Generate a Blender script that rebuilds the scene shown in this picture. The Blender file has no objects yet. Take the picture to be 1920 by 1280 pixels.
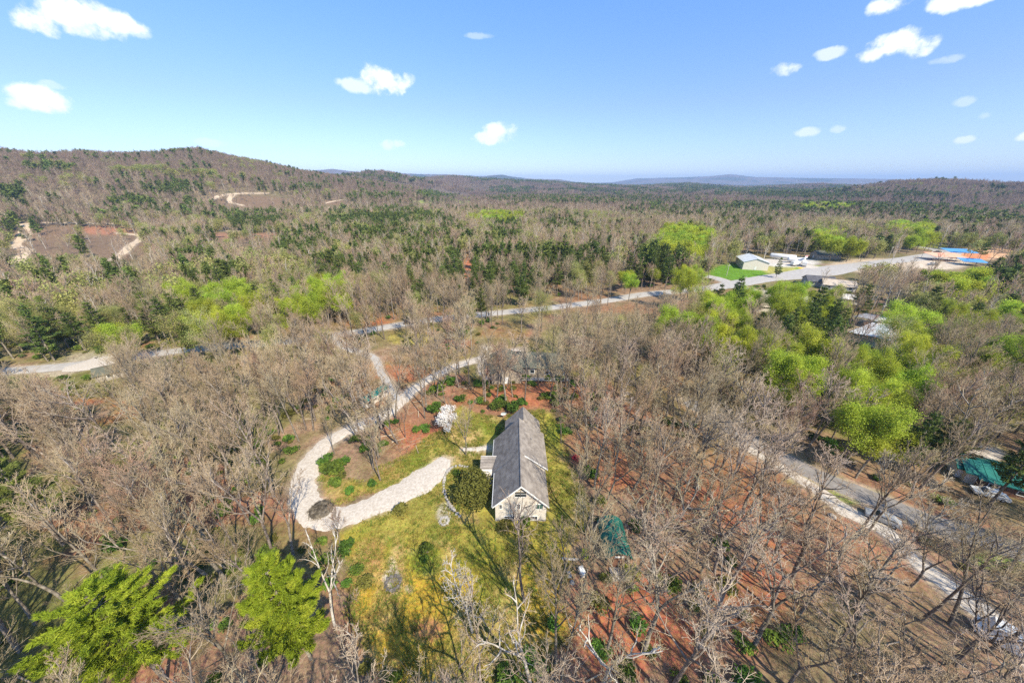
import bpy, math, random
import numpy as np
from mathutils import Vector

SC = bpy.context.scene
COL = SC.collection
R = math.radians
rng = np.random.default_rng(7)
random.seed(7)

# ------------------------------------------------------------------ camera
CAM_H, PITCH, F = 55.0, R(25.0), 640.0
CX, CY = 960.0, 640.0
HOR = 342
cam = bpy.data.cameras.new('camera')
cam.sensor_width = 36.0
cam.lens = 36.0 * F / 1920.0
cam.clip_start = 0.5
cam.clip_end = 60000
cam_ob = bpy.data.objects.new('camera', cam)
cam_ob.location = (0, 0, CAM_H)
cam_ob.rotation_euler = (R(90) - PITCH, 0, 0)
COL.objects.link(cam_ob)
SC.camera = cam_ob

# ------------------------------------------------------------------ sky, sun, exposure
SUN_AZ = math.atan2(0.6, -0.8)       # measured from +Y towards +X
SUN_EL = R(46)
SC.view_settings.view_transform = 'Standard'
SC.view_settings.look = 'None'
SC.view_settings.exposure = 0.92
SC.view_settings.gamma = 1.0
SC.view_settings.use_curve_mapping = False
world = bpy.data.worlds.new('World')
SC.world = world
world.use_nodes = True
SC.cycles.max_bounces = 6
SC.cycles.diffuse_bounces = 2
SC.cycles.transmission_bounces = 3
SC.cycles.transparent_max_bounces = 8
SC.cycles.volume_bounces = 0
SC.cycles.use_denoising = False
SC.cycles.sample_clamp_indirect = 4.0


def pxdir(px, py):
    """unit-less ray of the photograph's pixel: x, y (forward), z (up)"""
    xv, yv = px - CX, CY - py
    return np.array([xv, F * math.cos(PITCH) + yv * math.sin(PITCH), -(F * math.sin(PITCH) - yv * math.cos(PITCH))])


def build_world():
    nt = world.node_tree
    nt.nodes.clear()
    N, L = nt.nodes.new, nt.links.new
    out = N('ShaderNodeOutputWorld')
    bg = N('ShaderNodeBackground')
    bg.inputs[1].default_value = 0.145
    sky = N('ShaderNodeTexSky')
    sky.sky_type = 'NISHITA'
    sky.sun_disc = False
    sky.sun_elevation = SUN_EL
    sky.sun_rotation = SUN_AZ
    sky.air_density = 1.15
    sky.dust_density = 0.15
    sky.ozone_density = 2.2
    geo = N('ShaderNodeNewGeometry')
    tc = N('ShaderNodeTexCoord')
    sep = N('ShaderNodeSeparateXYZ')
    L(tc.outputs['Generated'], sep.inputs[0])

    def math_(op, a, b=None, c=None):
        n = N('ShaderNodeMath'); n.operation = op
        for i, v in enumerate((a, b, c)):
            if v is None: continue
            if isinstance(v, (int, float)): n.inputs[i].default_value = v
            else: L(v, n.inputs[i])
        return n.outputs[0]
    az = math_('ARCTAN2', sep.outputs[0], sep.outputs[1])
    el = math_('ARCSINE', sep.outputs[2])
    nz = N('ShaderNodeTexNoise'); nz.inputs['Scale'].default_value = 22; nz.inputs['Detail'].default_value = 7
    nz.inputs['Roughness'].default_value = 0.6
    L(tc.outputs['Generated'], nz.inputs['Vector'])
    wob = math_('MULTIPLY', math_('SUBTRACT', nz.outputs[0], 0.52), 5.5)
    # clouds: photo position, half size in photo pixels, opacity
    clouds = [(118, 28, 72, 30, 1), (205, 40, 52, 26, .9), (78, 36, 46, 26, 1), (160, 55, 60, 20, .8), (250, 58, 24, 12, .45),
              (68, 187, 60, 24, 1), (40, 190, 34, 14, .8), (98, 160, 22, 8, .3),
              (722, 152, 44, 26, .9), (668, 160, 32, 14, .65), (735, 270, 24, 11, .5),
              (942, 248, 30, 18, .85), (922, 260, 36, 12, .8), (900, 68, 26, 6, .3),
              (1665, 12, 36, 16, .9), (1790, 2, 64, 18, .9), (1682, 82, 58, 24, 1), (1640, 98, 32, 14, .85), (1728, 86, 34, 20, .9),
              (1560, 100, 36, 11, .6), (1464, 131, 28, 14, .7), (1775, 112, 34, 8, .3), (1515, 248, 26, 9, .5),
              (1570, 241, 16, 8, .35), (1810, 190, 20, 9, .3), (1845, 217, 16, 7, .25), (1811, 262, 20, 8, .5),
              (1920, 257, 18, 10, .7), (395, 268, 30, 8, .25)]
    cur = None
    for (px, py, rx, ry, op) in clouds:
        d = pxdir(px, py)
        a0 = math.atan2(d[0], d[1]); e0 = math.atan2(d[2], math.hypot(d[0], d[1]))
        d1 = pxdir(px + rx, py); d2 = pxdir(px, py + ry)
        ra = abs(math.atan2(d1[0], d1[1]) - a0); re = abs(math.atan2(d2[2], math.hypot(d2[0], d2[1])) - e0)
        da = math_('MULTIPLY', math_('SUBTRACT', az, a0), 1 / ra)
        de = math_('MULTIPLY', math_('SUBTRACT', el, e0), 1 / re)
        r2 = math_('ADD', math_('MULTIPLY', da, da), math_('MULTIPLY', de, de))
        v = math_('SUBTRACT', math_('SUBTRACT', 1.15, r2), math_('MULTIPLY', wob, 1.0))
        n = N('ShaderNodeMapRange'); n.interpolation_type = 'SMOOTHSTEP'
        L(v, n.inputs[0]); n.inputs[1].default_value = -0.15; n.inputs[2].default_value = 1.15
        n.inputs[3].default_value = 0; n.inputs[4].default_value = op
        # only near the cloud itself
        g = math_('LESS_THAN', r2, 3.4)
        v = math_('MULTIPLY', n.outputs[0], g)
        cur = v if cur is None else math_('MAXIMUM', cur, v)
    # sky colour: a little deeper blue as the photograph is processed
    tint = N('ShaderNodeMix'); tint.data_type = 'RGBA'; tint.blend_type = 'MULTIPLY'
    tint.inputs[0].default_value = 1.0
    L(sky.outputs[0], tint.inputs[6])
    tr = N('ShaderNodeValToRGB'); L(math_('MAXIMUM', sep.outputs[2], 0.0), tr.inputs[0])
    e = tr.color_ramp.elements
    while len(e) < 5: e.new(.5)
    for i, (p_, c_) in enumerate([(0, (.46, .55, .80)), (.06, (.44, .51, .78)), (.16, (.46, .51, .78)), (.34, (.46, .62, .86)), (.8, (.85, .98, 1.05))]):
        e[i].position = p_; e[i].color = (*c_, 1)
    L(tr.outputs[0], tint.inputs[7])
    mx = N('ShaderNodeMix'); mx.data_type = 'RGBA'
    L(cur, mx.inputs[0]); L(tint.outputs[2], mx.inputs[6])
    mx.inputs[7].default_value = (4.6, 4.8, 5.1, 1)
    L(mx.outputs[2], bg.inputs[0])
    L(bg.outputs[0], out.inputs[0])


build_world()
world.cycles.sampling_method = 'MANUAL'
world.cycles.sample_map_resolution = 512

sun = bpy.data.lights.new('sun', 'SUN')
sun.energy = 4.2
sun.angle = R(0.5)
sun.color = (1.0, 0.90, 0.72)
sun_ob = bpy.data.objects.new('sun', sun)
sdir = Vector((math.sin(SUN_AZ) * math.cos(SUN_EL), math.cos(SUN_AZ) * math.cos(SUN_EL), math.sin(SUN_EL)))
sun_ob.rotation_euler = sdir.to_track_quat('Z', 'Y').to_euler()
sun_ob.location = sdir * 200
COL.objects.link(sun_ob)


# ------------------------------------------------------------------ noise and terrain
def _hash(ix, iy, s):
    n = (ix.astype(np.int64) * 374761393 + iy.astype(np.int64) * 668265263 + s * 69069) & 0xffffffff
    n = ((n ^ (n >> 13)) * 1274126177) & 0xffffffff
    return ((n ^ (n >> 16)) & 0xffff) / 65535.0


def vnoise(x, y, s=0):
    x = np.asarray(x, float); y = np.asarray(y, float)
    ix = np.floor(x); iy = np.floor(y)
    fx = x - ix; fy = y - iy
    fx = fx * fx * (3 - 2 * fx); fy = fy * fy * (3 - 2 * fy)
    a = _hash(ix, iy, s); b = _hash(ix + 1, iy, s); c = _hash(ix, iy + 1, s); d = _hash(ix + 1, iy + 1, s)
    return (a * (1 - fx) + b * fx) * (1 - fy) + (c * (1 - fx) + d * fx) * fy


def fbm(x, y, sc, o=4, s=0):
    v = 0; a = 1; t = 0
    x = np.asarray(x, float) / sc; y = np.asarray(y, float) / sc
    for i in range(o):
        v = v + a * vnoise(x, y, s + i * 17); t += a
        a *= 0.5; x = x * 2.03 + 5.1; y = y * 2.03 + 1.7
    return v / t


def sstep(a, b, x):
    t = np.clip((np.asarray(x, float) - a) / (b - a), 0, 1)
    return t * t * (3 - 2 * t)


def azel(px, py):
    d = pxdir(px, py)
    return math.atan2(d[0], d[1]), math.atan2(d[2], math.hypot(d[0], d[1]))


# ridges: skyline points in the photograph, distance, foot, tail, height of wood on top
RIDGES = [
    ([(-200, 280), (0, 277), (60, 285), (150, 281), (230, 284), (300, 282), (372, 277), (430, 290), (500, 303), (560, 316), (640, 328), (720, 340), (800, 352)], 1350, 560, 2600, 15),
    ([(560, 345), (630, 330), (690, 321), (720, 320), (760, 330), (800, 338), (860, 345)], 2100, 1500, 3000, 13),
    ([(700, 345), (790, 334), (850, 329), (900, 335), (960, 338), (1040, 341), (1100, 346), (1200, 349), (1300, 350)], 3000, 2000, 4200, 13),
    ([(1150, 352), (1250, 346), (1290, 344), (1330, 347), (1400, 352), (1450, 350), (1540, 345), (1600, 350), (1650, 352)], 3800, 2700, 5000, 10),
    ([(1500, 362), (1570, 357), (1640, 346), (1700, 338), (1760, 337), (1820, 339), (1880, 344), (1980, 342), (2300, 340)], 1900, 1150, 3200, 14),
    ([(500, 330), (600, 319), (625, 317), (660, 322), (700, 326), (750, 325), (790, 327), (850, 328), (900, 331), (940, 328), (970, 333), (1000, 336), (1050, 337), (1080, 342), (1140, 345)], 7500, 6000, 9000, 0),
    ([(1080, 346), (1150, 342), (1195, 335), (1280, 333), (1330, 331), (1370, 327), (1410, 332), (1500, 334), (1600, 335), (1700, 337), (1800, 342), (1920, 344), (2300, 345)], 11000, 8500, 14000, 0),
]
RD = []
for pts, D, foot, tail, wood in RIDGES:
    ae = [azel(*p) for p in pts]
    A = np.array([a for a, e in ae]); Hh = np.array([CAM_H + D * math.tan(e) - wood for a, e in ae])
    RD.append((A, Hh, D, foot, tail))


def terrain(x, y):
    x = np.asarray(x, float); y = np.asarray(y, float)
    r = np.hypot(x, y); a = np.arctan2(x, y)
    amp = sstep(110, 520, r)
    z = amp * (fbm(x, y, 190, 3, 3) - 0.5) * 16 + sstep(500, 1600, r) * (fbm(x, y, 520, 3, 9) - 0.5) * 34
    z = z - sstep(600, 4000, r) * 4
    near = sstep(8, 60, r) * (1 - amp) * (fbm(x, y, 38, 2, 5) - 0.5) * 0.8
    z = z + near
    for A, Hh, D, foot, tail in RD:
        hh = np.interp(a, A, Hh)
        side = sstep(A[0] - 0.05, A[0] + 0.03, a) * (1 - sstep(A[-1] - 0.03, A[-1] + 0.05, a))
        prof = sstep(foot, D, r) ** 0.9 * (1 - sstep(D * 1.02, tail, r))
        rough = (fbm(x, y, D * 0.16, 4, int(D)) - 0.5) * 0.30 * (1 - sstep(D * 0.72, D * 0.95, r))
        z = np.maximum(z, z * (1 - prof * side) + hh * prof * side * (1 + rough))
    return z


def T(x, y):
    return float(terrain(x, y))


def G(px, py, up=0.0):
    """world point where the photo's pixel meets the ground (raised by up)"""
    d = pxdir(px, py)
    t = 0.0
    if d[2] >= -1: d[2] = -1
    lo = 5.0 / 600
    ts = np.geomspace(10 / 600, 12000 / 600, 1500)
    hx, hy, hz = d[0] * ts, d[1] * ts, CAM_H + d[2] * ts
    h = terrain(hx, hy) + up
    k = np.argmax(hz < h)
    if hz[k] >= h[k]: k = len(ts) - 1
    t0, t1 = ts[max(k - 1, 0)], ts[k]
    for _ in range(18):
        tm = 0.5 * (t0 + t1)
        if CAM_H + d[2] * tm < T(d[0] * tm, d[1] * tm) + up: t1 = tm
        else: t0 = tm
    return (d[0] * t1, d[1] * t1, CAM_H + d[2] * t1 - up)


def proj(x, y, z):
    """world -> photo pixel"""
    zc = z - CAM_H
    dep = y * math.cos(PITCH) - zc * math.sin(PITCH)
    up = y * math.sin(PITCH) + zc * math.cos(PITCH)
    dep = np.maximum(dep, 0.1)
    return CX + F * x / dep, CY - F * up / dep, dep


def seg_dist(x, y, P):
    """distance to a polyline and parameter"""
    x = np.asarray(x, float); best = np.full(x.shape, 1e9)
    for (ax, ay), (bx, by) in zip(P[:-1], P[1:]):
        dx, dy = bx - ax, by - ay
        L2 = dx * dx + dy * dy + 1e-9
        t = np.clip(((x - ax) * dx + (y - ay) * dy) / L2, 0, 1)
        best = np.minimum(best, np.hypot(x - ax - t * dx, y - ay - t * dy))
    return best


def poly_sd(x, y, P):
    """signed distance to polygon, positive inside"""
    d = seg_dist(x, y, list(P) + [P[0]])
    ins = np.zeros(np.shape(x), bool)
    n = len(P)
    for i in range(n):
        x0, y0 = P[i]; x1, y1 = P[(i + 1) % n]
        c = ((y0 > y) != (y1 > y)) & (x < (x1 - x0) * (y - y0) / ((y1 - y0) + 1e-12) + x0)
        ins ^= c
    return np.where(ins, d, -d)


# ------------------------------------------------------------------ materials
def ramp_mat(name, stops, scale=3.0, rough=0.85, detail=5, rand=0.0, bump=0.0, hue=0.0, trans=0.0, coord='Object', spec=0.2, dist=0.05, metal=0.0):
    m = bpy.data.materials.new(name); m.use_nodes = True
    nt = m.node_tree; N, L = nt.nodes.new, nt.links.new
    b = nt.nodes['Principled BSDF']; b.inputs['Roughness'].default_value = rough
    b.inputs['Specular IOR Level'].default_value = spec
    b.inputs['Metallic'].default_value = metal
    tc = N('ShaderNodeTexCoord')
    nz = N('ShaderNodeTexNoise'); nz.inputs['Scale'].default_value = scale; nz.inputs['Detail'].default_value = detail
    L(tc.outputs[coord], nz.inputs['Vector'])
    cr = N('ShaderNodeValToRGB'); L(nz.outputs[0], cr.inputs[0])
    e = cr.color_ramp.elements
    n = len(stops)
    while len(e) < n: e.new(0.5)
    for i, c in enumerate(stops):
        e[i].position = 0.3 + 0.4 * i / max(1, n - 1); e[i].color = (*c, 1)
    colr = cr.outputs[0]
    if rand or hue:
        oi = N('ShaderNodeObjectInfo')
        hs = N('ShaderNodeHueSaturation')
        mr = N('ShaderNodeMapRange'); L(oi.outputs['Random'], mr.inputs[0])
        mr.inputs[3].default_value = 1 - rand; mr.inputs[4].default_value = 1 + rand
        L(mr.outputs[0], hs.inputs['Value'])
        mu = N('ShaderNodeMath'); mu.operation = 'MULTIPLY'; mu.inputs[1].default_value = 7.31; L(oi.outputs['Random'], mu.inputs[0])
        fr = N('ShaderNodeMath'); fr.operation = 'FRACT'; L(mu.outputs[0], fr.inputs[0])
        m2 = N('ShaderNodeMapRange'); L(fr.outputs[0], m2.inputs[0])
        m2.inputs[3].default_value = 0.5 - hue; m2.inputs[4].default_value = 0.5 + hue
        L(m2.outputs[0], hs.inputs['Hue'])
        L(colr, hs.inputs['Color']); colr = hs.outputs[0]
    L(colr, b.inputs['Base Color'])
    if bump:
        bp = N('ShaderNodeBump'); bp.inputs['Strength'].default_value = bump; bp.inputs['Distance'].default_value = dist
        L(nz.outputs[0], bp.inputs['Height']); L(bp.outputs[0], b.inputs['Normal'])
    if trans:
        tr = N('ShaderNodeBsdfTranslucent'); L(colr, tr.inputs[0])
        mx = N('ShaderNodeMixShader'); mx.inputs[0].default_value = trans
        L(b.outputs[0], mx.inputs[1]); L(tr.outputs[0], mx.inputs[2])
        L(mx.outputs[0], nt.nodes['Material Output'].inputs[0])
    return m


M = {}
M['bark'] = ramp_mat('bark', [(.11, .09, .07), (.21, .175, .14), (.34, .30, .25)], 2.2, rand=.3, hue=.02)
M['bark_pale'] = ramp_mat('pale_bark', [(.30, .27, .23), (.48, .44, .38), (.62, .58, .52)], 2.2, rand=.1)
M['twig'] = ramp_mat('twigs', [(.265, .19, .11), (.375, .29, .18), (.475, .385, .255)], .35, rand=.25, hue=.015)
M['twig_pale'] = ramp_mat('pale_twigs', [(.30, .225, .15), (.42, .33, .235), (.52, .43, .33)], .35, rand=.2, hue=.015)
M['twig_pink'] = ramp_mat('reddish_twigs', [(.28, .18, .11), (.37, .255, .16), (.45, .325, .22)], .35, rand=.2, hue=.015)
M['twig_far'] = ramp_mat('distant_twigs', [(.15, .105, .075), (.205, .15, .108), (.265, .20, .145)], .2, rand=.3, hue=.02)
M['lime'] = ramp_mat('young_leaves', [(.25, .31, .03), (.41, .49, .05), (.54, .62, .09)], .6, rand=.25, hue=.025, trans=.45)
M['olive_buds'] = ramp_mat('olive_buds', [(.22, .22, .06), (.34, .345, .10), (.43, .43, .15)], .6, rand=.2, hue=.02, trans=.3)
M['needles'] = ramp_mat('pine_needles', [(.06, .09, .018), (.115, .15, .032), (.19, .225, .05)], .7, rand=.3, hue=.018, trans=.15)
M['needles_bright'] = ramp_mat('yellow_green_pine_needles', [(.13, .19, .012), (.25, .32, .022), (.40, .44, .045)], .6, rand=.1, trans=.25)  # yellow-green foliage colour of the two big lower left pines
M['shrub'] = ramp_mat('shrub_leaves', [(.045, .085, .014), (.10, .17, .024), (.19, .27, .04)], .9, rand=.3, hue=.025, trans=.2)
M['shrub_olive'] = ramp_mat('olive_shrub_leaves', [(.08, .085, .02), (.15, .15, .03), (.22, .21, .05)], .9, rand=.2, hue=.02, trans=.2)
M['white_blossom'] = ramp_mat('white_blossom', [(.75, .72, .68), (.85, .83, .8)], 2, rand=0, trans=.3)
M['red_blossom'] = ramp_mat('red_blossom', [(.5, .03, .04), (.7, .08, .10)], 2, trans=.2)
M['roof'] = None
M['siding'] = ramp_mat('tan_siding', [(.62, .56, .47), (.68, .62, .53)], 1.2, rough=.7)
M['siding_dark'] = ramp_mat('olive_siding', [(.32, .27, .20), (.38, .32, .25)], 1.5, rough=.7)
M['trim'] = ramp_mat('white_trim', [(.74, .73, .70), (.82, .81, .78)], 3, rough=.5)
M['metal_pale'] = ramp_mat('pale_metal_roof', [(.50, .52, .54), (.62, .64, .66)], .4, rough=.45, spec=.4)
M['metal_cream'] = ramp_mat('cream_metal_roof', [(.66, .60, .50), (.75, .70, .60)], .4, rough=.5)
M['metal_grey'] = ramp_mat('grey_metal_roof', [(.22, .22, .23), (.32, .31, .31)], .5, rough=.6)
M['shingle_dark'] = ramp_mat('dark_shingles', [(.07, .07, .08), (.12, .12, .13)], .9, rough=.8)
M['shingle_tan'] = ramp_mat('tan_shingles', [(.40, .33, .26), (.50, .43, .35)], .9, rough=.8)
M['teal'] = ramp_mat('teal_metal_roof', [(.012, .12, .10), (.022, .19, .16)], .5, rough=.5, spec=.3)
M['green_dark'] = ramp_mat('dark_green_metal_roof', [(.012, .085, .065), (.025, .15, .12)], .8, rough=.6)
M['green_grey'] = ramp_mat('grey_green_metal_roof', [(.085, .09, .07), (.13, .135, .105)], .5, rough=.6)
M['blue'] = ramp_mat('blue_tarpaulin', [(.07, .25, .52), (.12, .34, .62)], .3, rough=.5)
M['blue_deep'] = ramp_mat('deep_blue_tarpaulin', [(.03, .10, .48), (.06, .18, .6)], .3, rough=.5)
M['orange'] = ramp_mat('orange_canopy', [(.80, .33, .20), (.88, .45, .30)], .3, rough=.6)
M['brown_wood'] = ramp_mat('brown_boards', [(.14, .07, .045), (.24, .13, .09)], 1.5, rough=.8)
M['grey_wood'] = ramp_mat('weathered_wood', [(.28, .25, .22), (.45, .41, .36)], 2, rough=.85)
M['pole_wood'] = ramp_mat('pole_wood', [(.38, .33, .27), (.52, .47, .40)], 2, rough=.85)
M['stone'] = ramp_mat('pale_stone', [(.22, .20, .18), (.46, .43, .39)], 2, rough=.9)
M['dark_stone'] = ramp_mat('burnt_stone', [(.06, .055, .05), (.20, .18, .16)], 3, rough=.95)
M['glass'] = ramp_mat('window_glass', [(.02, .025, .03), (.05, .06, .07)], 1, rough=.08, spec=.6)
M['glass_green'] = ramp_mat('green_window_glass', [(.04, .09, .08), (.08, .15, .13)], 1, rough=.1, spec=.6)
M['rubber'] = ramp_mat('rubber', [(.015, .015, .015), (.03, .03, .03)], 3, rough=.8)
M['white_paint'] = ramp_mat('white_paint', [(.60, .60, .58), (.72, .72, .70)], .7, rough=.7, spec=.2)
M['red_paint'] = ramp_mat('red_paint', [(.40, .02, .02), (.52, .04, .03)], 1, rough=.35, spec=.5)
M['dark_paint'] = ramp_mat('dark_paint', [(.02, .022, .026), (.04, .042, .048)], 1, rough=.3, spec=.5)
M['silver_paint'] = ramp_mat('silver_paint', [(.26, .27, .28), (.34, .35, .36)], 1, rough=.3, spec=.5)
M['rust'] = ramp_mat('rusty_orange', [(.35, .10, .03), (.50, .19, .07)], 2, rough=.8)
M['brush'] = ramp_mat('dark_brush', [(.035, .03, .025), (.10, .085, .065), (.20, .17, .13)], 1.5, rough=.9, rand=.2)
M['dish'] = ramp_mat('dish_grey', [(.6, .66, .68), (.72, .76, .78)], 1, rough=.5)


def roof_shingles():
    m = bpy.data.materials.new('brown_grey_shingles'); m.use_nodes = True
    nt = m.node_tree; N, L = nt.nodes.new, nt.links.new
    b = nt.nodes['Principled BSDF']; b.inputs['Roughness'].default_value = .85; b.inputs['Specular IOR Level'].default_value = .2
    tc = N('ShaderNodeTexCoord')
    mp = N('ShaderNodeMapping'); mp.inputs['Scale'].default_value = (.35, 1.0, 1.6)
    L(tc.outputs['Object'], mp.inputs[0])
    n1 = N('ShaderNodeTexNoise'); n1.inputs['Scale'].default_value = .9; n1.inputs['Detail'].default_value = 6; L(mp.outputs[0], n1.inputs[0])
    n2 = N('ShaderNodeTexNoise'); n2.inputs['Scale'].default_value = 7; n2.inputs['Detail'].default_value = 3; L(mp.outputs[0], n2.inputs[0])
    cr = N('ShaderNodeValToRGB'); L(n1.outputs[0], cr.inputs[0])
    cr.color_ramp.elements[0].position = .3; cr.color_ramp.elements[0].color = (.19, .165, .145, 1)
    cr.color_ramp.elements[1].position = .7; cr.color_ramp.elements[1].color = (.36, .32, .28, 1)
    wv = N('ShaderNodeTexWave'); wv.wave_type = 'BANDS'; wv.bands_direction = 'Z'; wv.inputs['Scale'].default_value = 1.6
    wv.inputs['Distortion'].default_value = .3; L(tc.outputs['Object'], wv.inputs[0])
    mx = N('ShaderNodeMix'); mx.data_type = 'RGBA'; mx.blend_type = 'OVERLAY'; mx.inputs[0].default_value = .55
    L(cr.outputs[0], mx.inputs[6]); L(n2.outputs[0], mx.inputs[7])
    m3 = N('ShaderNodeMix'); m3.data_type = 'RGBA'; m3.blend_type = 'MULTIPLY'; m3.inputs[0].default_value = .22
    L(mx.outputs[2], m3.inputs[6]); L(wv.outputs[0], m3.inputs[7])
    L(m3.outputs[2], b.inputs['Base Color'])
    bp = N('ShaderNodeBump'); bp.inputs['Strength'].default_value = .5; bp.inputs['Distance'].default_value = .03
    L(n2.outputs[0], bp.inputs['Height']); L(bp.outputs[0], b.inputs['Normal'])
    return m


M['roof'] = roof_shingles()


def ground_mat(name='ground_cover'):
    m = bpy.data.materials.new(name); m.use_nodes = True
    nt = m.node_tree; N, L = nt.nodes.new, nt.links.new
    b = nt.nodes['Principled BSDF']; b.inputs['Roughness'].default_value = .95; b.inputs['Specular IOR Level'].default_value = .08
    at = N('ShaderNodeAttribute'); at.attribute_name = 'ground_colour'
    tc = N('ShaderNodeTexCoord')
    n1 = N('ShaderNodeTexNoise'); n1.inputs['Scale'].default_value = 1.3; n1.inputs['Detail'].default_value = 9; n1.inputs['Roughness'].default_value = .85
    n2 = N('ShaderNodeTexNoise'); n2.inputs['Scale'].default_value = .35; n2.inputs['Detail'].default_value = 6
    for n in (n1, n2): L(tc.outputs['Object'], n.inputs[0])
    mr = N('ShaderNodeMapRange'); L(n1.outputs[0], mr.inputs[0]); mr.inputs[1].default_value = .32; mr.inputs[2].default_value = .68
    mr.inputs[3].default_value = .42; mr.inputs[4].default_value = 1.5
    mr2 = N('ShaderNodeMapRange'); L(n2.outputs[0], mr2.inputs[0]); mr2.inputs[1].default_value = .3; mr2.inputs[2].default_value = .7
    mr2.inputs[3].default_value = .78; mr2.inputs[4].default_value = 1.22
    mu = N('ShaderNodeMath'); mu.operation = 'MULTIPLY'; L(mr.outputs[0], mu.inputs[0]); L(mr2.outputs[0], mu.inputs[1])
    vm = N('ShaderNodeVectorMath'); vm.operation = 'SCALE'; L(at.outputs['Color'], vm.inputs[0]); L(mu.outputs[0], vm.inputs['Scale'])
    hs = N('ShaderNodeHueSaturation'); L(vm.outputs[0], hs.inputs['Color'])
    n3 = N('ShaderNodeTexNoise'); n3.inputs['Scale'].default_value = 2.4; n3.inputs['Detail'].default_value = 4; L(tc.outputs['Object'], n3.inputs[0])
    m3 = N('ShaderNodeMapRange'); L(n3.outputs[0], m3.inputs[0]); m3.inputs[1].default_value = .3; m3.inputs[2].default_value = .7
    m3.inputs[3].default_value = .475; m3.inputs[4].default_value = .525; L(m3.outputs[0], hs.inputs['Hue'])
    L(hs.outputs[0], b.inputs['Base Color'])
    bp = N('ShaderNodeBump'); bp.inputs['Strength'].default_value = .7; bp.inputs['Distance'].default_value = .18
    L(n1.outputs[0], bp.inputs['Height']); L(bp.outputs[0], b.inputs['Normal'])
    return m


M['ground'] = ground_mat()
M['gravel'] = ramp_mat('white_gravel', [(.38, .33, .275), (.47, .42, .36), (.56, .51, .45)], 2.6, rough=.95, detail=9, bump=.5, dist=.05)
M['asphalt_pale'] = ramp_mat('bleached_asphalt', [(.33, .31, .285), (.42, .395, .365)], .6, rough=.95, detail=8)
M['asphalt_grey'] = ramp_mat('worn_asphalt', [(.19, .175, .165), (.27, .25, .235)], .6, rough=.95, detail=8)
M['dirt'] = ramp_mat('pale_dirt', [(.42, .31, .20), (.60, .48, .35)], .5, rough=.95, detail=8)


# ------------------------------------------------------------------ object helpers
def mesh_np(name, V, quads=None, tris=None, mats=(), qm=None, tm=None, smooth=False):
    me = bpy.data.meshes.new(name)
    V = np.asarray(V, np.float32).reshape(-1, 3)
    q = np.zeros((0, 4), np.int32) if quads is None else np.asarray(quads, np.int32).reshape(-1, 4)
    t = np.zeros((0, 3), np.int32) if tris is None else np.asarray(tris, np.int32).reshape(-1, 3)
    me.vertices.add(len(V)); me.vertices.foreach_set('co', V.ravel())
    nl = q.size + t.size
    me.loops.add(nl); me.loops.foreach_set('vertex_index', np.concatenate([q.ravel(), t.ravel()]))
    me.polygons.add(len(q) + len(t))
    ls = np.concatenate([np.arange(len(q)) * 4, q.size + np.arange(len(t)) * 3]).astype(np.int32)
    me.polygons.foreach_set('loop_start', ls)
    for m in mats: me.materials.append(m)
    if qm is not None or tm is not None:
        a = np.concatenate([np.zeros(len(q), np.int32) if qm is None else np.asarray(qm, np.int32),
                            np.zeros(len(t), np.int32) if tm is None else np.asarray(tm, np.int32)])
        me.polygons.foreach_set('material_index', a)
    if smooth: me.polygons.foreach_set('use_smooth', np.ones(len(q) + len(t), bool))
    me.update(calc_edges=True)
    me.validate()
    return me


def link(name, data, parent=None, loc=None, rz=None):
    o = bpy.data.objects.new(name, data)
    COL.objects.link(o)
    if parent is not None: o.parent = parent
    if loc is not None: o.location = loc
    if rz is not None: o.rotation_euler[2] = rz
    return o


def tag(o, label, cat, group=None):
    o['label'] = label; o['category'] = cat
    if group: o['group'] = group
    return o


def structure(o, kind='structure', label=None):
    o['kind'] = kind
    if label: o['label'] = label
    return o


def thing(name, label, cat, loc=(0, 0, 0), rz=0, group=None):
    o = link(name, None, loc=loc, rz=rz)
    o.empty_display_size = .1
    return tag(o, label, cat, group)


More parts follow.
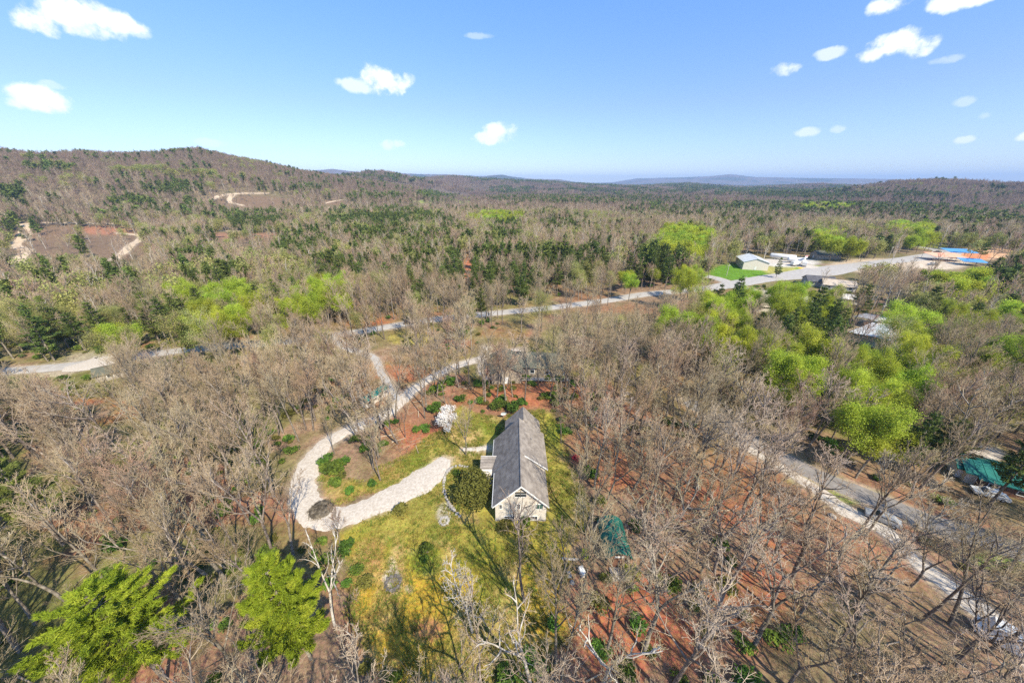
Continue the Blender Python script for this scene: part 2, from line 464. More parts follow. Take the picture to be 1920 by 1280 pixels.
class MB:
    def __init__(s): s.v = []; s.f = []
    def add(s, V, Fc):
        n = len(s.v); s.v += [tuple(p) for p in V]; s.f += [tuple(i + n for i in f) for f in Fc]; return s
    def box(s, x0, x1, y0, y1, z0, z1):
        V = [(x0, y0, z0), (x1, y0, z0), (x1, y1, z0), (x0, y1, z0), (x0, y0, z1), (x1, y0, z1), (x1, y1, z1), (x0, y1, z1)]
        return s.add(V, [(0, 3, 2, 1), (4, 5, 6, 7), (0, 1, 5, 4), (1, 2, 6, 5), (2, 3, 7, 6), (3, 0, 4, 7)])
    def slab(s, q, th):
        """four corners (top, counter-clockwise from above) and thickness downwards"""
        V = list(q) + [(p[0], p[1], p[2] - th) for p in q]
        return s.add(V, [(0, 1, 2, 3), (7, 6, 5, 4), (0, 4, 5, 1), (1, 5, 6, 2), (2, 6, 7, 3), (3, 7, 4, 0)])
    def prism_y(s, prof, y0, y1):
        """profile (x,z) extruded from y0 to y1"""
        n = len(prof)
        V = [(x, y0, z) for x, z in prof] + [(x, y1, z) for x, z in prof]
        F_ = [tuple(range(n)), tuple(range(2 * n - 1, n - 1, -1))]
        F_ += [(i, n + i, n + (i + 1) % n, (i + 1) % n) for i in range(n)]
        return s.add(V, F_)
    def cyl(s, p0, p1, r0, r1=None, n=8):
        r1 = r0 if r1 is None else r1
        a = Vector(p0); b = Vector(p1); d = (b - a).normalized()
        u = d.orthogonal().normalized(); w = d.cross(u)
        V = []
        for c, r in ((a, r0), (b, r1)):
            for i in range(n):
                t = 2 * math.pi * i / n
                V.append(c + u * math.cos(t) * r + w * math.sin(t) * r)
        F_ = [(i, (i + 1) % n, n + (i + 1) % n, n + i) for i in range(n)] + [tuple(range(n - 1, -1, -1)), tuple(range(n, 2 * n))]
        return s.add(V, F_)
    def build(s, name, mat, parent=None, loc=None, rz=None, smooth=False):
        me = bpy.data.meshes.new(name); me.from_pydata(s.v, [], s.f)
        me.materials.append(mat); me.update()
        if smooth:
            for p in me.polygons: p.use_smooth = True
        return link(name, me, parent, loc, rz)


# ------------------------------------------------------------------ roads and drives (centre lines in world space)
def catmull(P, step=2.0):
    P = [np.array(p, float) for p in P]
    P = [2 * P[0] - P[1]] + P + [2 * P[-1] - P[-2]]
    out = []
    for i in range(1, len(P) - 2):
        p0, p1, p2, p3 = P[i - 1:i + 3]
        n = max(2, int(np.linalg.norm(p2[:2] - p1[:2]) / step))
        for k in range(n):
            t = k / n
            out.append(.5 * ((2 * p1) + (-p0 + p2) * t + (2 * p0 - 5 * p1 + 4 * p2 - p3) * t * t + (-p0 + 3 * p1 - 3 * p2 + p3) * t ** 3))
    out.append(P[-2])
    return np.array(out)


ROADS = []   # (points xyw, keep-out margin)


def road(name, px, mat, step=1.5, off=.10, verge=None, edge=.25, label=None):
    pts = []
    for (u, v, w) in px:
        g = G(u, v)
        pts.append((g[0], g[1], w))
    C = catmull(pts, step)
    ROADS.append((C, verge))
    d = np.gradient(C[:, :2], axis=0)
    d /= np.linalg.norm(d, axis=1)[:, None] + 1e-9
    nrm = np.stack([-d[:, 1], d[:, 0]], 1)
    K = 7
    V = []
    for k in range(K):
        s = (k / (K - 1) - .5)
        w = C[:, 2].copy()
        if k in (0, K - 1):
            w = w + edge * 2 * (fbm(C[:, 0] + k * 31, C[:, 1], 1.1, 4, 5) - .5) * 2.6
        p = C[:, :2] + nrm * (s * w)[:, None]
        z = terrain(p[:, 0], p[:, 1]) + off + .04 * (1 - abs(s) * 2) + (-.12 if k in (0, K - 1) else 0)
        V.append(np.column_stack([p, z]))
    V = np.stack(V, 1)
    n = len(C)
    idx = np.arange(n * K).reshape(n, K)
    q = np.stack([idx[:-1, :-1], idx[:-1, 1:], idx[1:, 1:], idx[1:, :-1]], -1).reshape(-1, 4)[:, ::-1]
    me = mesh_np(name, V.reshape(-1, 3), q, mats=[mat], smooth=True)
    o = link(name, me)
    structure(o, label=label)
    return o


road('gravel_driveway', [(975, 655, 3.5), (905, 672, 4.2), (850, 688, 3.4), (795, 716, 3.4), (762, 742, 3.4), (735, 768, 3.4), (690, 792, 3.6), (640, 812, 4.0), (604, 838, 4.4), (582, 866, 4.7), (570, 898, 4.8),
      (570, 930, 5.0), (594, 966, 5.4), (645, 968, 4.6), (705, 945, 5.0), (758, 920, 5.8), (800, 895, 6.6), (826, 872, 4.6), (838, 860, 3.0)], M['gravel'], 1.0, edge=.55,
     label='pale gravel drive looping up to the grey-roofed house')
road('gravel_spur', [(912, 650, 3), (905, 680, 3.6), (908, 702, 3)], M['gravel'], 1.0, edge=.5)
road('farm_track', [(604, 625, 6), (660, 655, 3.4), (700, 670, 2.6), (716, 700, 2.2), (735, 730, 1.8), (748, 752, 1.6)], M['asphalt_pale'], 1.0, edge=.6)
road('house_path', [(868, 842, 1.2), (890, 842, 1.6), (915, 838, 1.6)], M['gravel'], .8, off=.06, edge=.4)
road('country_road', [(-140, 712, 5.6), (0, 697, 5.6), (110, 688, 5.6), (200, 676, 5.6), (330, 658, 5.6), (430, 648, 5.6), (520, 642, 5.6), (605, 632, 5.6), (690, 619, 5.6), (760, 607, 5.6), (840, 596, 5.6), (960, 584, 6), (1040, 576, 6),
      (1120, 566, 6), (1200, 553, 7), (1270, 546, 7), (1330, 540, 9), (1375, 533, 11), (1430, 523, 12), (1490, 516, 16), (1545, 508, 20), (1600, 499, 14), (1660, 491, 12), (1720, 484, 14), (1775, 474, 16), (1745, 466, 9), (1700, 459, 5.6), (1665, 453, 5.6), (1640, 447, 5.6)], M['asphalt_pale'], 2.5, off=.16,
     label='pale two-lane road crossing the wood')
road('side_road', [(1375, 533, 8), (1340, 521, 8), (1290, 512, 7)], M['asphalt_pale'], 2.5, off=.19)
road('shop_drive', [(1545, 506, 12), (1500, 497, 12), (1460, 491, 16), (1430, 489, 10)], M['gravel'], 2.5, off=.13)
road('lot_drive', [(1400, 540, 7), (1415, 552, 6), (1440, 570, 5)], M['asphalt_grey'], 2.5, off=.13)
road('bank_road', [(1290, 752, 5.0), (1340, 782, 5.0), (1400, 822, 5.0), (1500, 876, 5.0), (1580, 912, 5.0), (1660, 944, 5.0), (1760, 984, 5.0), (1850, 1012, 5.0), (1960, 1052, 5.0)], M['asphalt_grey'], 1.5,
     label='worn asphalt road running down through the right hand wood')
road('lower_gravel_lane', [(1395, 835, 2.2), (1480, 885, 2.6), (1540, 925, 3.2), (1600, 965, 4.0), (1650, 985, 3.6), (1700, 1035, 2.2), (1760, 1085, 3.2), (1820, 1130, 4.2), (1880, 1180, 3.4), (1960, 1270, 3)], M['gravel'], 1.0, edge=.6,
     label='white gravel lane beside the asphalt road')
road('pull_off', [(120, 692, 4), (190, 678, 14), (215, 668, 8)], M['gravel'], 1.5, off=.20, edge=.8)
for px in ([(-60, 432, 4), (0, 426, 5), (60, 419, 5), (140, 418, 5), (210, 419, 5), (280, 421, 5)],
           [(46, 422, 7), (44, 445, 8), (28, 460, 8), (52, 470, 7), (34, 488, 7), (44, 500, 5)],
           [(222, 437, 5), (264, 443, 6), (244, 461, 6), (214, 487, 5)],
           [(388, 392, 6), (400, 373, 7), (438, 364, 7), (505, 362, 6)],
           [(436, 366, 7), (430, 378, 7), (458, 386, 6)],
           [(398, 432, 4), (452, 434, 4)], [(545, 431, 4), (562, 424, 5)], [(610, 381, 6), (645, 375, 6)]):
    road('dirt_track', px, M['dirt'], 3, off=.25, edge=.8)

# ------------------------------------------------------------------ ground
LAWN = [G(*p)[:2] for p in [(868, 760), (900, 778), (940, 782), (985, 770), (1035, 770), (1058, 812), (1068, 870), (1100, 930), (1112, 975), (1070, 1030), (1075, 1080), (1040, 1120), (1080, 1180),
                            (1010, 1290), (740, 1290), (700, 1240), (655, 1150), (655, 1060), (632, 1002), (690, 970), (760, 935), (775, 905), (690, 925), (640, 945), (600, 930), (600, 890), (690, 905), (705, 880), (770, 850), (800, 820), (850, 800), (850, 770)]]
LAWN_TREE = [G(*p)[:2] for p in [(850, 760), (985, 765), (1035, 768), (1070, 850), (1108, 930), (1120, 975), (1060, 1060), (1060, 1120), (1020, 1190), (985, 1240), (760, 1240), (690, 1190), (650, 1050), (600, 1010), (600, 940), (690, 925), (705, 880), (770, 850), (820, 815), (815, 785)]]
HOUSE_C = (1.5, 52.0)


def ell(u, v, cx, cy, rx, ry, soft=.5):
    d = np.hypot((u - cx) / rx, (v - cy) / ry)
    return 1 - sstep(1 - soft, 1 + soft * .6, d)


def ground_colour(x, y, z):
    n = x.shape[0]
    C = np.zeros((n, 3))
    r = np.hypot(x, y)
    u, v, dep = proj(x, y, z)
    front = dep > 2
    u = np.where(front, u, -9999)
    wx = (fbm(x, y, 7, 4, 21) - .5) * 2; wy = (fbm(x, y, 7, 4, 22) - .5) * 2
    f1 = fbm(x, y, 22, 4, 31); f2 = fbm(x, y, 9, 4, 32); f3 = fbm(x, y, 60, 3, 33); f4 = fbm(x, y, 2.2, 3, 34)
    def mix(C, c, m): return C * (1 - m[:, None]) + np.array(c) * m[:, None]
    C[:] = (.25, .165, .105)
    C = mix(C, (.28, .125, .07), sstep(.42, .60, f1) * .7)
    C = mix(C, (.16, .13, .07), sstep(.52, .70, f2) * .7)
    # greener floor on the left and far
    left = np.clip((960 - u) / 960, 0, 1)
    C = mix(C, (.115, .11, .045), sstep(640, 520, u) * 0 + (1 - sstep(430, 620, u)) * sstep(700, 800, v) * sstep(.30, .46, f2) * .9)
    C = mix(C, (.17, .17, .05), sstep(.42 - .1 * 1, .62, f3 + left * .16) * sstep(.35, .6, f2 + .08) * .75)
    C = mix(C, (.22, .165, .11), sstep(150, 500, r) * .8)
    C = mix(C, (.13, .125, .05), sstep(110, 300, r) * sstep(.40, .60, f1) * .7)
    C = mix(C, (.19, .14, .105), sstep(700, 1500, r) * .9)
    # far forest carpet
    pur = sstep(1100, 2200, r)
    far = np.stack([.12 + .05 * f3, .095 + .04 * f3, .075 + .04 * f3], 1)
    C = C * (1 - pur[:, None]) + far * pur[:, None]
    C = mix(C, (.045, .06, .035), pur * sstep(.5, .62, fbm(x, y, 420, 4, 44)) * .8)
    up, vp = u + wx * 14, v + wy * 8
    # red leaf litter at the lower right and behind the house
    for e in [(1300, 1050, 230, 200), (1180, 1180, 140, 130), (1210, 920, 110, 90), (1010, 740, 130, 28), (830, 740, 60, 35), (795, 815, 55, 45), (640, 1200, 40, 110), (180, 770, 110, 28), (760, 700, 60, 15), (690, 600, 60, 15)]:
        C = mix(C, (.36, .13, .065), ell(up, vp, *e) * sstep(.38, .58, f2 + .05) * (.55 + .45 * sstep(.35, .6, f4)))
        C = mix(C, (.15, .075, .045), ell(up, vp, *e) * sstep(.58, .72, f4) * .55)
    # lawn
    sd = poly_sd(x + wx * 1.6, y + wy * 1.6, LAWN)
    lawn = sstep(-.6, 1.2, sd)
    g = np.stack([.29 + .14 * (f2 - .5), .25 + .1 * (f2 - .5), .045 + .015 * f2], 1)
    g2 = np.array((.16, .205, .022)); gold = np.array((.46, .29, .035)); tan = np.array((.40, .28, .12)); bro = np.array((.38, .19, .085))
    m = .6 * sstep(.50, .66, fbm(x, y, 11, 4, 51))[:, None]
    g = g * (1 - m) + g2 * m
    m = (sstep(960, 1110, vp) * sstep(.28, .52, f1 + .1) * .85)[:, None]; g = g * (1 - m) + gold * m
    m = (sstep(.52, .68, fbm(x, y, 6, 4, 52)) * .7)[:, None]; g = g * (1 - m) + tan * m
    for e, c, k in [((700, 1040, 22, 40), bro, .6), ((745, 1060, 16, 50), tan, .8), ((800, 1180, 30, 26), bro, .9), ((850, 1240, 60, 30), tan, .5), ((820, 1000, 30, 16), g2, .7), ((800, 1050, 40, 30), g2, .9),
                    ((790, 800, 50, 30), bro, .8), ((690, 935, 70, 18), bro, .7), ((760, 868, 60, 22), g2, .8), ((910, 800, 45, 16), g2, .8), ((1040, 810, 22, 30), g2, .7), ((880, 815, 30, 22), tan, .7),
                    ((775, 845, 20, 10), g2, .9), ((700, 885, 60, 25), bro, .55)]:
        m = (ell(up, vp, *e) * k)[:, None]; g = g * (1 - m) + c * m
    C = C * (1 - lawn[:, None]) + g * lawn[:, None]
    # ash rings and bare spots
    C = mix(C, (.40, .36, .32), ell(up, vp, 735, 1088, 19, 24, .35) * .95)
    C = mix(C, (.13, .11, .10), ell(up, vp, 738, 1094, 12, 15, .5) * .8)
    C = mix(C, (.27, .22, .18), ell(up, vp, 768, 1103, 11, 8, .4) * .8)
    C = mix(C, (.50, .46, .40), ell(up, vp, 833, 965, 16, 22, .4) * .7)
    C = mix(C, (.50, .42, .32), ell(up, vp, 735, 1060, 9, 14, .4) * .6)
    # clearings up the left hillside
    for e in [(120, 450, 135, 32), (225, 460, 70, 32), (470, 378, 75, 13), (450, 446, 110, 13), (625, 380, 30, 6)]:
        C = mix(C, (.185, .125, .08), ell(u + wx * 10, v + wy * 3, *e, .3))
    C = mix(C, (.34, .15, .09), ell(u, v, 195, 432, 55, 9) * .8)
    C = mix(C, (.33, .17, .11), ell(u, v, 450, 442, 80, 7) * .7)
    C = mix(C, (.55, .20, .09), ell(u, v, 545, 427, 14, 4) * .9)
    C = mix(C, (.42, .16, .09), ell(u + wx * 3, v, 878, 505, 11, 28) * .9)
    C = mix(C, (.50, .24, .10), ell(u, v, 700, 604, 40, 7) * .0)
    # open ground round the shops on the right
    for e, c, k in [((1385, 510, 62, 17), (.11, .22, .022), 1), ((1470, 507, 40, 10), (.33, .31, .09), 1), ((1520, 503, 30, 5.5), (.17, .30, .03), .9), ((1517, 502, 20, 4), (.75, .42, .03), 1),
                    ((1850, 476, 60, 12), (.62, .38, .22), 1), ((1830, 480, 30, 8), (.56, .20, .09), .8), ((1480, 492, 60, 9), (.55, .52, .47), .9),
                    ((1640, 498, 90, 14), (.48, .38, .28), .9), ((1760, 494, 60, 12), (.55, .46, .36), .9), ((1430, 555, 40, 14), (.45, .40, .33), .6),
                    ((1640, 620, 60, 26), (.38, .31, .23), .7), ((1840, 852, 45, 18), (.52, .47, .41), .95), ((1745, 462, 30, 6), (.30, .33, .08), .7), ((1375, 402, 25, 3), (.6, .36, .2), .7), ((1430, 403, 30, 3), (.5, .33, .2), .7),
                    ((830, 378, 60, 4), (.26, .30, .08), .9), ((870, 384, 40, 3), (.24, .28, .08), .8), ((180, 672, 60, 14), (.42, .36, .28), .6), ((60, 705, 60, 7), (.22, .25, .06), .8),
                    ((1550, 905, 80, 10), (.25, .30, .06), .0), ((770, 635, 45, 14), (.33, .27, .07), .8), ((1880, 1050, 60, 20), (.22, .32, .05), .7), ((1600, 930, 70, 16), (.22, .30, .05), .6), ((1530, 900, 60, 12), (.24, .27, .06), .6)]:
        C = mix(C, c, ell(u + wx * 2, v + wy * 1.0, *e, .25) * k)
    # dusty verges
    for Cn, verge in ROADS:
        P = Cn[::3, :2]
        x0, y0 = P.min(0) - 12; x1, y1 = P.max(0) + 12
        sel = (x > x0) & (x < x1) & (y > y0) & (y < y1)
        if not sel.any(): continue
        w = np.median(Cn[:, 2]) * .5
        d = seg_dist(x[sel], y[sel], [tuple(p) for p in P])
        m = (1 - sstep(w - .2, w + 1.3, d + wx[sel] * 1.2)) * .75
        Cs = C[sel]; C[sel] = Cs * (1 - m[:, None]) + np.array((.40, .33, .25)) * m[:, None]
    C *= (1 + (f4 - .5) * .5 * (1 - sstep(100, 250, r)))[:, None]
    return np.clip(C, 0.01, .9)


def build_ground():
    th = np.concatenate([np.linspace(-R(180), -R(72), 24, endpoint=False), np.linspace(-R(72), R(72), 760), np.linspace(R(72), R(180), 24)[1:]])
    rs = [0.5, 5, 9]
    while rs[-1] < 1700: rs.append(rs[-1] * 1.0098 if rs[-1] > 14 else rs[-1] + .8)
    while rs[-1] < 40000: rs.append(rs[-1] * 1.022)
    rs = np.array(rs)
    A, Rr = np.meshgrid(th, rs)
    x = (np.sin(A) * Rr).ravel(); y = (np.cos(A) * Rr).ravel()
    z = terrain(x, y)
    rr = np.hypot(x, y)
    # the crowns of far woods, too small to build one by one
    z = z + sstep(2600, 4200, rr) * (fbm(x, y, 60, 3, 71) - .3) * 16
    z = z + (fbm(x, y, 1.6, 3, 81) - .5) * .16 * (1 - sstep(70, 160, rr)) * sstep(1, 3, np.abs(poly_sd(x, y, [(-9, 39), (9, 39), (9, 66), (-9, 66)])))
    n, k = A.shape
    idx = np.arange(n * k).reshape(n, k)
    q = np.stack([idx[:-1, :-1], idx[:-1, 1:], idx[1:, 1:], idx[1:, :-1]], -1).reshape(-1, 4)[:, ::-1]
    me = mesh_np('ground', np.column_stack([x, y, z]), q, mats=[M['ground']], smooth=True)
    C = ground_colour(x, y, z)
    at = me.color_attributes.new('ground_colour', 'FLOAT_COLOR', 'POINT')
    at.data.foreach_set('color', np.column_stack([C, np.ones(len(C))]).astype(np.float32).ravel())
    o = link('ground', me)
    structure(o)


build_ground()

# ------------------------------------------------------------------ trees
def perp(d):
    a = np.where(np.abs(d[:, 2:3]) < .9, np.array([[0, 0, 1.]]), np.array([[1., 0, 0]]))
    u = np.cross(d, a); u /= np.linalg.norm(u, axis=1)[:, None] + 1e-12
    return u, np.cross(d, u)


def tubes(segs, n):
    """segs: array (N, 8): p0 p1 r0 r1 -> verts, quads"""
    S = np.asarray(segs, float).reshape(-1, 8)
    if not len(S): return np.zeros((0, 3)), np.zeros((0, 4), int)
    d = S[:, 3:6] - S[:, :3]; d /= np.linalg.norm(d, axis=1)[:, None] + 1e-9
    u, w = perp(d)
    a = np.arange(n) * 2 * math.pi / n
    ring = u[:, None] * np.cos(a)[None, :, None] + w[:, None] * np.sin(a)[None, :, None]
    V = np.concatenate([S[:, None, :3] + ring * S[:, None, 6:7], S[:, None, 3:6] + ring * S[:, None, 7:8]], 1)
    base = np.arange(len(S))[:, None] * 2 * n
    k = np.arange(n)
    q = np.stack([base + k, base + (k + 1) % n, base + n + (k + 1) % n, base + n + k], -1).reshape(-1, 4)
    return V.reshape(-1, 3), q


def cones(segs):
    S = np.asarray(segs, float).reshape(-1, 8)
    if not len(S): return np.zeros((0, 3)), np.zeros((0, 3), int)
    d = S[:, 3:6] - S[:, :3]; d /= np.linalg.norm(d, axis=1)[:, None] + 1e-9
    u, w = perp(d)
    a = np.arange(3) * 2 * math.pi / 3
    ring = u[:, None] * np.cos(a)[None, :, None] + w[:, None] * np.sin(a)[None, :, None]
    V = np.concatenate([S[:, None, :3] + ring * S[:, None, 6:7], S[:, None, 3:6]], 1)
    base = np.arange(len(S))[:, None] * 4
    k = np.arange(3)
    t = np.stack([base + k, base + (k + 1) % 3, base + 3 + 0 * k], -1).reshape(-1, 3)
    return V.reshape(-1, 3), t


def leaf_quads(P, size, rg, flat=.0, upb=0.3):
    """small rhombic leaf sprays round points P"""
    n = len(P)
    nrm = rg.normal(size=(n, 3)); nrm[:, 2] = np.abs(nrm[:, 2]) + upb
    nrm /= np.linalg.norm(nrm, axis=1)[:, None]
    u, w = perp(nrm)
    th = rg.uniform(0, 6.28, n)[:, None]
    a = u * np.cos(th) + w * np.sin(th); b = -u * np.sin(th) + w * np.cos(th)
    s = size * rg.uniform(.6, 1.4, (n, 1))
    V = np.stack([P - a * s, P - b * s * .6 + nrm * s * .15, P + a * s, P + b * s * .6 - nrm * s * .15], 1).reshape(-1, 3)
    q = np.arange(n * 4).reshape(n, 4)
    return V, q


def joinparts(parts):
    """parts: list of (V, quads|None, tris|None, mat)"""
    V = []; Q = []; Tt = []; qm = []; tm = []; o = 0
    for v, q, t, m in parts:
        if not len(v): continue
        V.append(v)
        if q is not None and len(q): Q.append(q + o); qm.append(np.full(len(q), m))
        if t is not None and len(t): Tt.append(t + o); tm.append(np.full(len(t), m))
        o += len(v)
    return (np.concatenate(V), np.concatenate(Q) if Q else None, np.concatenate(Tt) if Tt else None,
            np.concatenate(qm) if qm else None, np.concatenate(tm) if tm else None)


class Skel:
    def __init__(s, seed, H, r0, first=.42, nb=(13, 7, 5, 5), ratio=(.40, .48, .5, .55), spread=(42, 42, 40, 40), fork=.5, up=.12, rads=(.10, .05, .03, .022), lean=0, curl=.10):
        s.rg = random.Random(seed); s.lv = [[], [], [], [], []]; s.tips = []
        s.nb, s.ratio, s.spread, s.up, s.rads, s.curl = nb, ratio, spread, up, rads, curl
        rg = s.rg
        p = np.array([0, 0, -.6]); d = np.array([lean * rg.uniform(-1, 1), lean * rg.uniform(-1, 1), 1.]); d /= np.linalg.norm(d)
        if rg.random() < fork:
            h1 = H * rg.uniform(.3, .5)
            pts, dirs = s.path(p, d, h1, 4, .05, 0)
            s.put(0, pts, r0, r0 * .75)
            k = rg.choice([2, 2, 3])
            a0 = rg.uniform(0, 6.28)
            for i in range(k):
                a = a0 + i * 6.28 / k + rg.uniform(-.4, .4)
                t = R(rg.uniform(14, 27))
                dd = s.rot(dirs[-1], t, a)
                L = (H - h1) * rg.uniform(.85, 1.08)
                s.grow(pts[-1], dd, L, r0 * .6, 0, first=.18, n=int(nb[0] / k * 1.2) + 1)
        else:
            s.grow(p, d, H * rg.uniform(.93, 1.03), r0, 0, first=first, n=nb[0])

    def rot(s, d, t, a):
        u = np.cross(d, [0.31, .95, 0.02]); u /= np.linalg.norm(u); w = np.cross(d, u)
        v = d * math.cos(t) + (u * math.cos(a) + w * math.sin(a)) * math.sin(t)
        return v / np.linalg.norm(v)

    def path(s, p, d, L, n, curl, up):
        pts = [p]; dirs = [d]; rg = s.rg
        for i in range(n):
            d = d + np.array([rg.gauss(0, curl), rg.gauss(0, curl), rg.gauss(0, curl * .7) + up])
            d = d / np.linalg.norm(d)
            p = p + d * L / n
            pts.append(p); dirs.append(d)
        return pts, dirs

    def put(s, lv, pts, ra, rb):
        n = len(pts) - 1
        for i in range(n):
            a = ra + (rb - ra) * i / n; b = ra + (rb - ra) * (i + 1) / n
            s.lv[lv].append((*pts[i], *pts[i + 1], a, b))

    def grow(s, p, d, L, r, lv, first=.2, n=None):
        nseg = (8, 4, 3, 2, 1)[lv]
        c = (.035, .12, .16, .18, .2)[lv] * (s.curl / .10)
        pts, dirs = s.path(p, d, L, nseg, c, 0 if lv == 0 else s.up * .6)
        s.put(lv, pts, r, max(r * .22, .012) if lv < 4 else 0)
        if lv >= 4: s.tips.append(pts[-1]); return
        s.tips.append(pts[-1])
        n = s.nb[lv] if n is None else n
        rg = s.rg
        last = lv + 1 >= 5
        if s.nb[lv] == 0: return
        a = rg.uniform(0, 6.28)
        for i in range(n):
            t = first + (1 - first) * (i + rg.uniform(.1, .9)) / n
            k = min(int(t * nseg), nseg - 1); f = t * nseg - k
            q = pts[k] * (1 - f) + pts[k + 1] * f
            a += 2.4 + rg.uniform(-.5, .5)
            ang = R(s.spread[lv] * rg.uniform(.7, 1.35) * (1.15 - .45 * t if lv == 0 else 1))
            dd = s.rot(dirs[k + 1], ang, a)
            prof = (1.25 - .85 * t) if lv == 0 else (1.1 - .55 * t)
            LL = L * s.ratio[lv] * prof * rg.uniform(.7, 1.2)
            s.grow(q, dd, LL, s.rads[lv] * (prof if lv else 1) * rg.uniform(.7, 1.2), lv + 1, first=.22 if lv else .28)


def wood_parts(sk, sides=(7, 4, 3, 3), m_trunk=0, m_twig=1, tip_lv=4):
    tr = []; tw = []
    for lv in (0, 1):
        v, q = tubes(sk.lv[lv], sides[lv]); tr.append((v, q, None, m_trunk))
    for lv in (2, 3):
        v, q = tubes(sk.lv[lv], 3); tw.append((v, q, None, m_twig))
    v, t = cones(sk.lv[4]); tw.append((v, None, t, m_twig))
    return tr, tw


class Kind:
    """one grown tree shape: trunk mesh, crown mesh and both joined"""
    def __init__(s, name, tr, cr, mats):
        s.trunk = s.crown = None
        def mk(parts, nm):
            V, q, t, qm, tm = joinparts(parts)
            return mesh_np(nm, V, q, t, mats, qm, tm)
        s.trunk = mk(tr, name + '_trunk'); s.crown = mk(cr, name + '_crown'); s.full = mk(tr + cr, name)


def leafless(seed, twig='twig', bark='bark', **kw):
    sk = Skel(seed, **kw)
    tr, cr = wood_parts(sk)
    return Kind('leafless_tree', tr, cr, [M[bark], M[twig]])


rp = random.Random(3)
HI = []
for i in range(11):
    HI.append(leafless(100 + i, twig='twig_pink' if i in (3, 8) else 'twig', H=rp.uniform(15.5, 19), r0=rp.uniform(.17, .27), nb=(13, 7, 6, 5), fork=.55,
                       first=rp.uniform(.3, .45), lean=.10, ratio=(.50, .50, .50, .6), rads=(.085, .043, .023, .0155), curl=.085, spread=(33, 33, 34, 36), up=.22))
OPEN = []
for i in range(9):
    OPEN.append(leafless(150 + i, twig='twig_pale' if i % 3 else 'twig', H=rp.uniform(15, 19), r0=rp.uniform(.16, .25), nb=(12, 6, 5, 4), fork=.4, first=rp.uniform(.35, .5), lean=.12,
                         ratio=(.48, .5, .52, .6), rads=(.10, .052, .03, .019), curl=.15, spread=(36, 38, 40, 40), up=.2))
LO = []
for i in range(8):
    sk = Skel(300 + i, H=rp.uniform(14.5, 18), r0=rp.uniform(.2, .3), nb=(12, 7, 6, 0), fork=.5, first=rp.uniform(.3, .45), ratio=(.46, .5, .55, .6), rads=(.12, .07, .045, .05), spread=(35, 36, 38, 40), up=.2)
    tr, _ = wood_parts(sk, sides=(4, 3, 3, 3))
    v, q = tubes(sk.lv[2], 3); S3 = np.array(sk.lv[3]); v3, t3 = cones(S3)
    LO.append(Kind('leafless_tree', tr, [(v, q, None, 1), (v3, None, t3, 1)], [M['bark_pale'] if i in (2, 5) else M['bark'], M['twig'] if i % 3 else M['twig_pink']]))
FAR = []
for i in range(6):
    sk = Skel(400 + i, H=rp.uniform(13, 17), r0=.3, nb=(15, 13, 0, 0), fork=.6, first=.28, ratio=(.42, .55, .5, .5), rads=(.17, .12, .1, .1))
    v0, q0 = tubes(sk.lv[0], 3); v1, t1 = cones(sk.lv[1]); S2 = np.array(sk.lv[2])[::1]; v2, t2 = cones(S2)
    FAR.append(Kind('leafless_tree', [(v0, q0, None, 0)], [(v1, None, t1, 1), (v2, None, t2, 1)], [M['bark'], M['twig_far']]))


def budding(seed, dens, size, mat='lime', H=15, nb=(12, 6, 4, 0), per=3, spread_m=.55):
    sk = Skel(seed, H=H, r0=.24, nb=nb, fork=.6, first=.28, ratio=(.42, .52, .55, .6), rads=(.11, .06, .045, .03), spread=(52, 45, 45, 40))
    tr, _ = wood_parts(sk, sides=(5, 3, 3, 3))
    v, q = tubes(sk.lv[2], 3); v3, t3 = cones(sk.lv[3])
    rg = np.random.default_rng(seed)
    tips = np.array([s[3:6] for s in sk.lv[2] + sk.lv[3]] + [s[:3] for s in sk.lv[3]])
    tips = tips[tips[:, 2] > H * .32]
    P = np.repeat(tips, per, 0) + rg.normal(0, spread_m, (len(tips) * per, 3))
    keep = rg.random(len(P)) < dens
    P = P[keep]
    lv, lq = leaf_quads(P, size, rg)
    return Kind('budding_tree', tr + [(v, q, None, 1), (v3, None, t3, 1)], [(lv, lq, None, 2)], [M['bark'], M['twig'], M[mat]])


BUD = [budding(500 + i, .95, .11, H=rp.uniform(13, 17), per=11, spread_m=.6) for i in range(4)]
BUD += [budding(520 + i, .9, .10, 'olive_buds', H=rp.uniform(12, 16), per=6, spread_m=.7) for i in range(3)]
BUDLO = [budding(540 + i, .9, .28, H=rp.uniform(12, 15), nb=(10, 6, 0, 0), per=26, spread_m=1.0) for i in range(3)]
BUDLO += [budding(560 + i, .8, .36, 'olive_buds', H=rp.uniform(12, 15), nb=(9, 5, 0, 0), per=8, spread_m=1.1) for i in range(2)]


